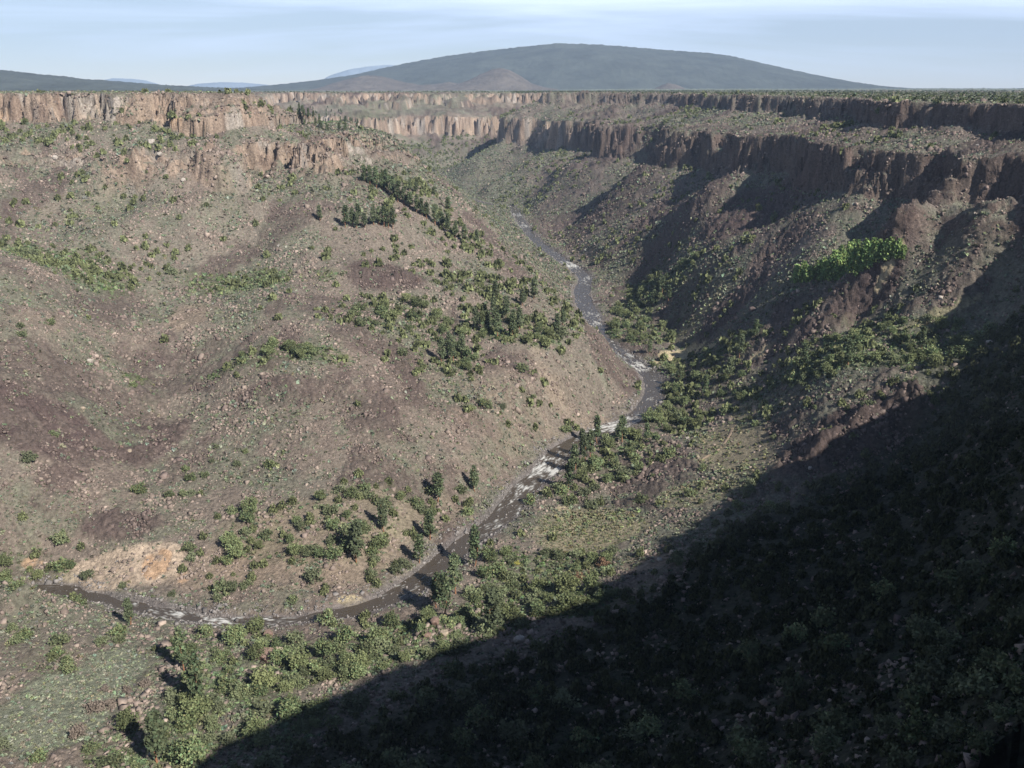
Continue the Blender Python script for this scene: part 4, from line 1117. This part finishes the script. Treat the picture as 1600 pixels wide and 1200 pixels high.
def bush_proto(rng, n, card, base, h=1.0, dome=True):
    d = rand_unit(n, rng); d[:, 2] = np.abs(d[:, 2])
    P = d * rng.uniform(.35, .95, n)[:, None]; P[:, 2] = P[:, 2] * h + .08
    V, F = cards(P, card, rng, flat=.2)
    tone = np.clip(1 + .3 * rng.normal(size=n), .4, 1.7)
    C = np.repeat(tone[:, None] * np.array(base)[None], 4, 0)
    return V, F, C

rg = np.random.default_rng(5)
rest = np.nonzero(~chosen & inside)[0]
rest = rest[(pf[rest] < 2900)]
protos = [bush_proto(rg, 56, .28, (.13, .145, .072), 1.0) for _ in range(4)]
pos = np.c_[PX[rest], PY[rest], PZ[rest] - .2]
sc = np.array([WW[PL[i]['kind']] * PL[i]['s'] for i in rest]); zsc = np.array([HH[PL[i]['kind']] * PL[i]['s'] * 1.0 for i in rest])
shade_tint_r = cover(PX[rest], PY[rest])['shade_tint']
mulc = rg.uniform(.75, 1.25, (len(rest), 1)) * (1 - .55 * shade_tint_r[:, None]) * np.ones((1, 3))  # scrub inside the big shadow has the shade in its colour
nearb = pf[rest] < 620
rota = rg.uniform(0, 6.28, len(rest)); wh = rg.integers(0, 4, len(rest))
fine = [bush_proto(rg, 190, .125, (.13, .145, .072), 1.0) for _ in range(4)]
Va, Fa, Ca = merge_protos(fine, wh[nearb], pos[nearb], sc[nearb], rota[nearb], mulc[nearb], zsc[nearb])
V, F, C = merge_protos(protos, wh[~nearb], pos[~nearb], sc[~nearb], rota[~nearb], mulc[~nearb], zsc[~nearb])
F = np.concatenate([Fa, F + len(Va)]); V = np.concatenate([Va, V]); C = np.concatenate([Ca, C])
me = new_mesh('juniper_scrub', V, F); add_attr(me, 'col', np.clip(C, .01, 1))
link('juniper_scrub', me, M_BRUSH, kind='stuff', label='far junipers scattered over the canyon slopes')
print('plants', len(PL), 'individual', chosen.sum(), 'rest', len(rest))

# ------------------------------------------------ woodland on the plateau
rg = np.random.default_rng(6)
x, y, r = sample_wedge(60000, 600, 5200, rg, -32, 33)
z, S, S0, d = ground_info(x, y)
w = np.where(x > 0, .9, .16) * (.35 + .65 * ss(fbm(x, y, 60, 3, 90), -.3, .2))
k = (S0 > 210) & (rg.random(len(x)) < w * .55)
x, y, z = x[k], y[k], z[k]; n = len(x)
sc = rg.uniform(1.3, 3.0, n)
V, F, C = merge_protos([bush_proto(rg, 30, .36, (.082, .098, .045)) for _ in range(4)], rg.integers(0, 4, n), np.c_[x, y, z - .2], sc, rg.uniform(0, 6.28, n), rg.uniform(.75, 1.25, (n, 1)) * np.ones((1, 3)), sc * rg.uniform(1.0, 1.5, n))
me = new_mesh('plateau_woodland', V, F); add_attr(me, 'col', np.clip(C, .01, 1))
link('plateau_woodland', me, M_BRUSH, kind='stuff', label='low pinyon and juniper woodland on the plateau')
print('plateau', n)

# ------------------------------------------------ sagebrush
rg = np.random.default_rng(8)
x, y, r = sample_wedge(int(620000 * SF), 90, 2600, rg)
z, S, S0, d = ground_info(x, y); cv = cover(x, y)
n2 = fbm(x, y, 9, 3, 14); base = ss(fbm(x, y, 55, 4, 31) + .35 * n2, .0, .35)
w = .16 + .5 * base * (1 - cv['talus']) + .75 * np.clip(cv['sage'], 0, 1) + .4 * cv['green'] - .1 * cv['meadow'] - .25 * cv['soil'] - .5 * (cv['sand'] + cv['orange'])
near = (y < 460)
w = np.where((y < 480) & (cv['sage'] > .3), 1.0, np.where(y < 480, w * 1.2 + .05, w)) * (1 - .7 * np.clip(cv['pale'] + cv['orange'], 0, 1))
k = (rg.random(len(x)) < w) & (d > 3) & (np.abs(S - 133.5) > 5) & (np.abs(S - 203) > 5)
x, y, z, r = x[k], y[k], z[k], r[k]; gr = cv['green'][k]; md = cv['meadow'][k]; shade_tint = cv['shade_tint'][k]; sgw = cv['sage'][k]; n = len(x)
sc = np.clip(np.exp(rg.normal(-.15, .3, n)), .4, 1.7) * (1 + ss(r, 500, 1500) * .6) * (1 + .5 * gr) * (1 - .3 * (sgw > .3) * (y < 480))
sagec = np.array([.158, .168, .122]); greenc = np.array([.10, .14, .055]); yel = np.array([.22, .22, .11])
C0 = sagec[None] * (1 - gr[:, None] * .8) + greenc[None] * gr[:, None] * .8
C0 = C0 * (1 - md[:, None] * .5) + yel[None] * md[:, None] * .5
fl = ss(sgw, .95, 1.15)[:, None]
C0 = C0 * (1 - fl) + np.array([.20, .212, .155]) * fl
C0 = C0 * (1 - shade_tint[:, None]) + np.array([.034, .044, .022]) * shade_tint[:, None]  # shade painted into the sagebrush colour as well
C0 = C0 * rg.uniform(.65, 1.3, (n, 1)) * (1 + .08 * rg.normal(size=(n, 3)))
nb = y < 500; P3 = np.c_[x, y, z]; wh = rg.integers(0, 6, n); rota = rg.uniform(0, 6.28, n)
Va, Fa, Ca = merge_protos([bush_proto(rg, 18, .33, (1, 1, 1), .75) for _ in range(6)], wh[nb], P3[nb], sc[nb], rota[nb], C0[nb])
V, F, C = merge_protos([bush_proto(rg, 9, .5, (1, 1, 1), .75) for _ in range(6)], wh[~nb], P3[~nb], sc[~nb], rota[~nb], C0[~nb])
F = np.concatenate([Fa, F + len(Va)]); V = np.concatenate([Va, V]); C = np.concatenate([Ca, C])
me = new_mesh('sagebrush', V, F); add_attr(me, 'col', np.clip(C, .01, 1))
link('sagebrush', me, M_BRUSH, kind='stuff', label='grey-green sagebrush covering the canyon slopes')
print('sage', n)

# ------------------------------------------------ loose rock
def rock_proto(rng):
    V = np.array([(a, b, c) for a in (-1, 1) for b in (-1, 1) for c in (-.8, .9)], float)
    V += rng.uniform(-.42, .42, V.shape); V *= np.array([1, .8, .75])
    a = rng.uniform(0, 6.28); c, s = math.cos(a), math.sin(a)
    V[:, [0, 2]] = V[:, [0, 2]] @ np.array([[c, s], [-s, c]])
    F = np.array([(0, 1, 3, 2), (4, 6, 7, 5), (0, 4, 5, 1), (2, 3, 7, 6), (0, 2, 6, 4), (1, 5, 7, 3)])
    return V, F, np.ones((8, 3)) * rng.uniform(.85, 1.15, (8, 1))
rg = np.random.default_rng(9)
x, y, r = sample_wedge(int(700000 * SF), 90, 2600, rg)
z, S, S0, d = ground_info(x, y); cv = cover(x, y)
cl = fbm(x, y, 18, 3, 93)
w = .40 + .50 * ss(cl, -.1, .35) + .75 * cv['talus'] - .6 * cv['sage'] - .5 * cv['soil'] - .6 * cv['meadow'] - .3 * cv['green'] - .6 * cv['sand']
w = w * (1 - .97 * np.clip(cv['meadow'], 0, 1)) * (1 - .97 * np.clip(cv['sage'], 0, 1) * (y < 480)) * (1 - .75 * cv['shade_tint']) * (1 - .6 * np.clip(cv['pale'], 0, 1))
w = np.where((d > .3) & (d < 6), .9, w); w = np.where((d <= .3) & (d > -4), .10, w)
w = np.where(S0 > 212, .05, w)
k = (rg.random(len(x)) < w) & (d > -4)
RZr = bsamp(RZ0, x, y); z = np.maximum(z, RZr - .1)
x, y, z, r, d, S = x[k], y[k], z[k], r[k], d[k], S[k]; tl = np.clip(cv['talus'][k], 0, 1); cl = cl[k]; n = len(x)
sc = np.clip(np.exp(rg.normal(-.95, .42, n)), .2, 1.5) * (1 + ss(r, 450, 1500) * .35) * np.where(d < 9, .75, 1) * (1 + .5 * ss(cl, .1, .4))
east = ss(x - (y - 500) * .02, 30, 110)[:, None]
tan = np.array([.26, .21, .18]); dark = np.array([.15, .115, .105]); grey = np.array([.20, .185, .18])
mixk = np.clip((.18 + .8 * tl[:, None]) + .35 * east + .35 * rg.normal(size=(n, 1)), 0, 1)
C0 = tan * (1 - mixk) + dark * mixk
C0 = np.where((d < 9)[:, None], grey, C0) * np.exp(rg.normal(-.05, .2, (n, 1)))
V, F, C = merge_protos([rock_proto(rg) for _ in range(12)], rg.integers(0, 12, n), np.c_[x, y, z + sc * .15], sc, rg.uniform(0, 6.28, n), C0)
me = new_mesh('loose_rubble', V, F); add_attr(me, 'col', np.clip(C, .01, .7))
link('loose_rubble', me, M_ROCK, kind='stuff', label='loose basalt rubble and stones on the slopes')
print('rocks', n)

# ------------------------------------------------ boulders one can point at
def boulder_mesh(seed):
    rng = np.random.default_rng(seed)
    bm = bmesh.new(); bmesh.ops.create_icosphere(bm, subdivisions=3, radius=1)
    pl = [(Vector(rand_unit(1, rng)[0]), rng.uniform(.55, .85)) for _ in range(11)]
    for v in bm.verts:
        for nn, dd in pl:
            q = v.co.dot(nn)
            if q > dd: v.co -= nn * (q - dd) * .92
        v.co *= 1 + .05 * math.sin(v.co.x * 9 + seed) * math.cos(v.co.y * 8)
        v.co.z *= .8
    me = bpy.data.meshes.new('boulder'); bm.to_mesh(me); bm.free()
    return me
import bmesh
M_BOULDER = {c: tinted('boulder_' + c, base=b, scale=1.1, lo=.7, hi=1.3, bump=.6, bscale=1.6, bdist=.4) for c, b in dict(brown=(.21, .145, .12), tan=(.34, .28, .22), pale=(.40, .36, .32), dark=(.12, .095, .09)).items()}
BM = [boulder_mesh(i) for i in range(6)]
BOULDERS = [(414, 1030, 5.6, 'brown', 'largest brown boulder among the pines below the river bend'), (417, 996, 3.2, 'brown', 'brown boulder between the river and the largest brown boulder'), (436, 1018, 2.6, 'tan', 'tan boulder at the right of the largest brown boulder'), (396, 1012, 2.2, 'tan', 'tan boulder at the left of the largest brown boulder'), (428, 1040, 2.0, 'tan', 'small tan boulder in front of the largest brown boulder'),
 (811, 1004, 3.0, 'pale', 'pale boulder at the edge of the big shadow'), (140, 566, 3.0, 'pale', 'lone pale boulder on the brown hillside'), (237, 224, 4.6, 'pale', 'bright white boulder below the left rim cliff'), (287, 283, 3.0, 'pale', 'white boulder left of the round rock buttress'), (87, 248, 3.4, 'pale', 'white boulder far left below the rim'), (250, 247, 3.4, 'pale', 'white boulder below the bright white boulder'),
 (1469, 468, 2.4, 'pale', 'pale boulder on the upper right talus near the shadow'), (1546, 536, 2.2, 'pale', 'pale boulder in the notch of the big shadow at right'), (1266, 733, 1.6, 'pale', 'small pale boulder on the dark rubble by the shadow'), (1074, 686, 2.0, 'pale', 'pale boulder in the trees left of the meadow trail'), (1176, 486, 4.2, 'dark', 'dark upright boulder on the right-hand rubble bench'), (1085, 480, 3.0, 'dark', 'dark boulder left of the upright one on the bench'),
 (130, 640, 1.8, 'tan', 'tan boulder on the brown hillside left of the sage strip'), (203, 706, 2.2, 'tan', 'tan boulder on the mound above the round juniper'), (190, 700, 1.6, 'brown', 'brown boulder touching the tan one above the round juniper'), (408, 694, 1.8, 'dark', 'dark narrow boulder on the middle hillside'), (1030, 876, 1.8, 'pale', 'pale boulder on the bare pink soil by the shadow'), (1052, 866, 2.6, 'tan', 'tan boulder at the right end of the bare pink soil'),
 (680, 975, 3.0, 'brown', 'topmost brown block of the outcrop by the bend'), (692, 992, 2.6, 'tan', 'tan block on the right flank of the outcrop'), (668, 995, 2.2, 'brown', 'brown block on the left flank of the outcrop'), (805, 935, 2.0, 'tan', 'tan boulder among near bank junipers'), (1400, 640, 3.0, 'dark', 'dark block left of the tall pinnacle'), (1365, 655, 2.6, 'dark', 'dark block on the rocky ridge below the pinnacle'), (838, 770, 1.5, 'dark', 'dark boulder standing in the rapids near the right bank'), (845, 722, 1.3, 'dark', 'dark boulder in the widest white water'), (950, 665, 1.3, 'dark', 'dark boulder in the rapids below the pine point'), (335, 975, 1.2, 'dark', 'dark boulder in the lower left rapids')]
ba = np.array([(b[0], b[1]) for b in BOULDERS], float)
bx, by = raycast(ba[:, 0], ba[:, 1])
for i, b in enumerate(BOULDERS):
    if np.isnan(bx[i]): continue
    o = bpy.data.objects.new('boulder', BM[i % 6])
    if not BM[i % 6].materials: BM[i % 6].materials.append(M_BOULDER['tan'])
    COL.objects.link(o)
    o.material_slots[0].link = 'OBJECT'; o.material_slots[0].material = M_BOULDER[b[3]]
    bz = float(height(bx[i:i + 1], by[i:i + 1])[0])
    o.location = (bx[i], by[i], max(bz, -1) + b[2] * .35); o.scale = (b[2], b[2] * .85, b[2] * .9)
    o.rotation_euler = (.2 * math.sin(i), .2 * math.cos(i * 2), i * 1.3)
    o['label'] = b[4]; o['category'] = 'boulder'; o['group'] = 'boulders that stand out on the slopes'

# fallen log and the trail through the meadow
lx, ly = raycast([954, 972], [770, 786])
lz = height(lx, ly)
V, F = trunk_geo(1.0, .35, .2, np.random.default_rng(1), 0, seg=4)
L_ = math.dist((lx[0], ly[0], lz[0]), (lx[1], ly[1], lz[1]))
V[:, 2] = np.clip(V[:, 2], 0, 1) * L_
me = new_mesh('fallen_log', V, F, True)
o = link('fallen_log', me, tinted('weathered_wood', base=(.30, .22, .16), scale=2), label='pale fallen log lying among the near bank trees', category='log')
dv = Vector((lx[1] - lx[0], ly[1] - ly[0], lz[1] - lz[0]))
o.rotation_euler = dv.to_track_quat('Z', 'Y').to_euler(); o.location = (lx[0], ly[0], lz[0] + .5)

TRAIL = [(1176, 632), (1178, 648), (1160, 660), (1146, 668), (1140, 680), (1130, 695), (1118, 706), (1100, 716), (1082, 728), (1068, 742), (1058, 756)]
ta = np.array(TRAIL, float); tx, ty = raycast(ta[:, 0], ta[:, 1])
P = catmull(np.c_[tx, ty, tx * 0, tx * 0], .7)[:, :2]
tg = np.gradient(P, axis=0); tg /= np.linalg.norm(tg, axis=1)[:, None]
nr = np.c_[tg[:, 1], -tg[:, 0]]
wv = np.linspace(-1, 1, 7)
X = P[:, 0, None] + nr[:, 0, None] * wv * 1.1; Y = P[:, 1, None] + nr[:, 1, None] * wv * 1.1
Z = height(X, Y) + .55 - .25 * np.abs(wv) ** 3
idx = np.arange(X.size).reshape(X.shape)
F = np.stack([idx[:-1, :-1], idx[1:, :-1], idx[1:, 1:], idx[:-1, 1:]], -1).reshape(-1, 4)
me = new_mesh('path', np.c_[X.ravel(), Y.ravel(), Z.ravel()], F, True)
link('path', me, tinted('trodden_soil', base=(.33, .25, .185), scale=1.5, lo=.8, hi=1.2), kind='structure', label='narrow tan foot trail through the meadow')

# ---------------------------------------------------------------- air
def haze():
    bm = bmesh.new(); bmesh.ops.create_cube(bm, size=1)
    me = bpy.data.meshes.new('haze'); bm.to_mesh(me); bm.free()
    m = bpy.data.materials.new('air'); m.use_nodes = True
    n, l = nodes_of(m.node_tree)
    o_ = n.new('ShaderNodeOutputMaterial'); p = n.new('ShaderNodeVolumePrincipled')
    p.inputs['Color'].default_value = (.52, .70, 1.0, 1)
    p.inputs['Density'].default_value = HAZE
    p.inputs['Anisotropy'].default_value = 0.0
    l.new(p.outputs[0], o_.inputs['Volume'])
    o = link('haze', me, m, kind='stuff', label='thin blue air over the canyon')
    o.scale = (28400, 28400, 1012); o.location = (0, 0, -60 + 506)
haze()
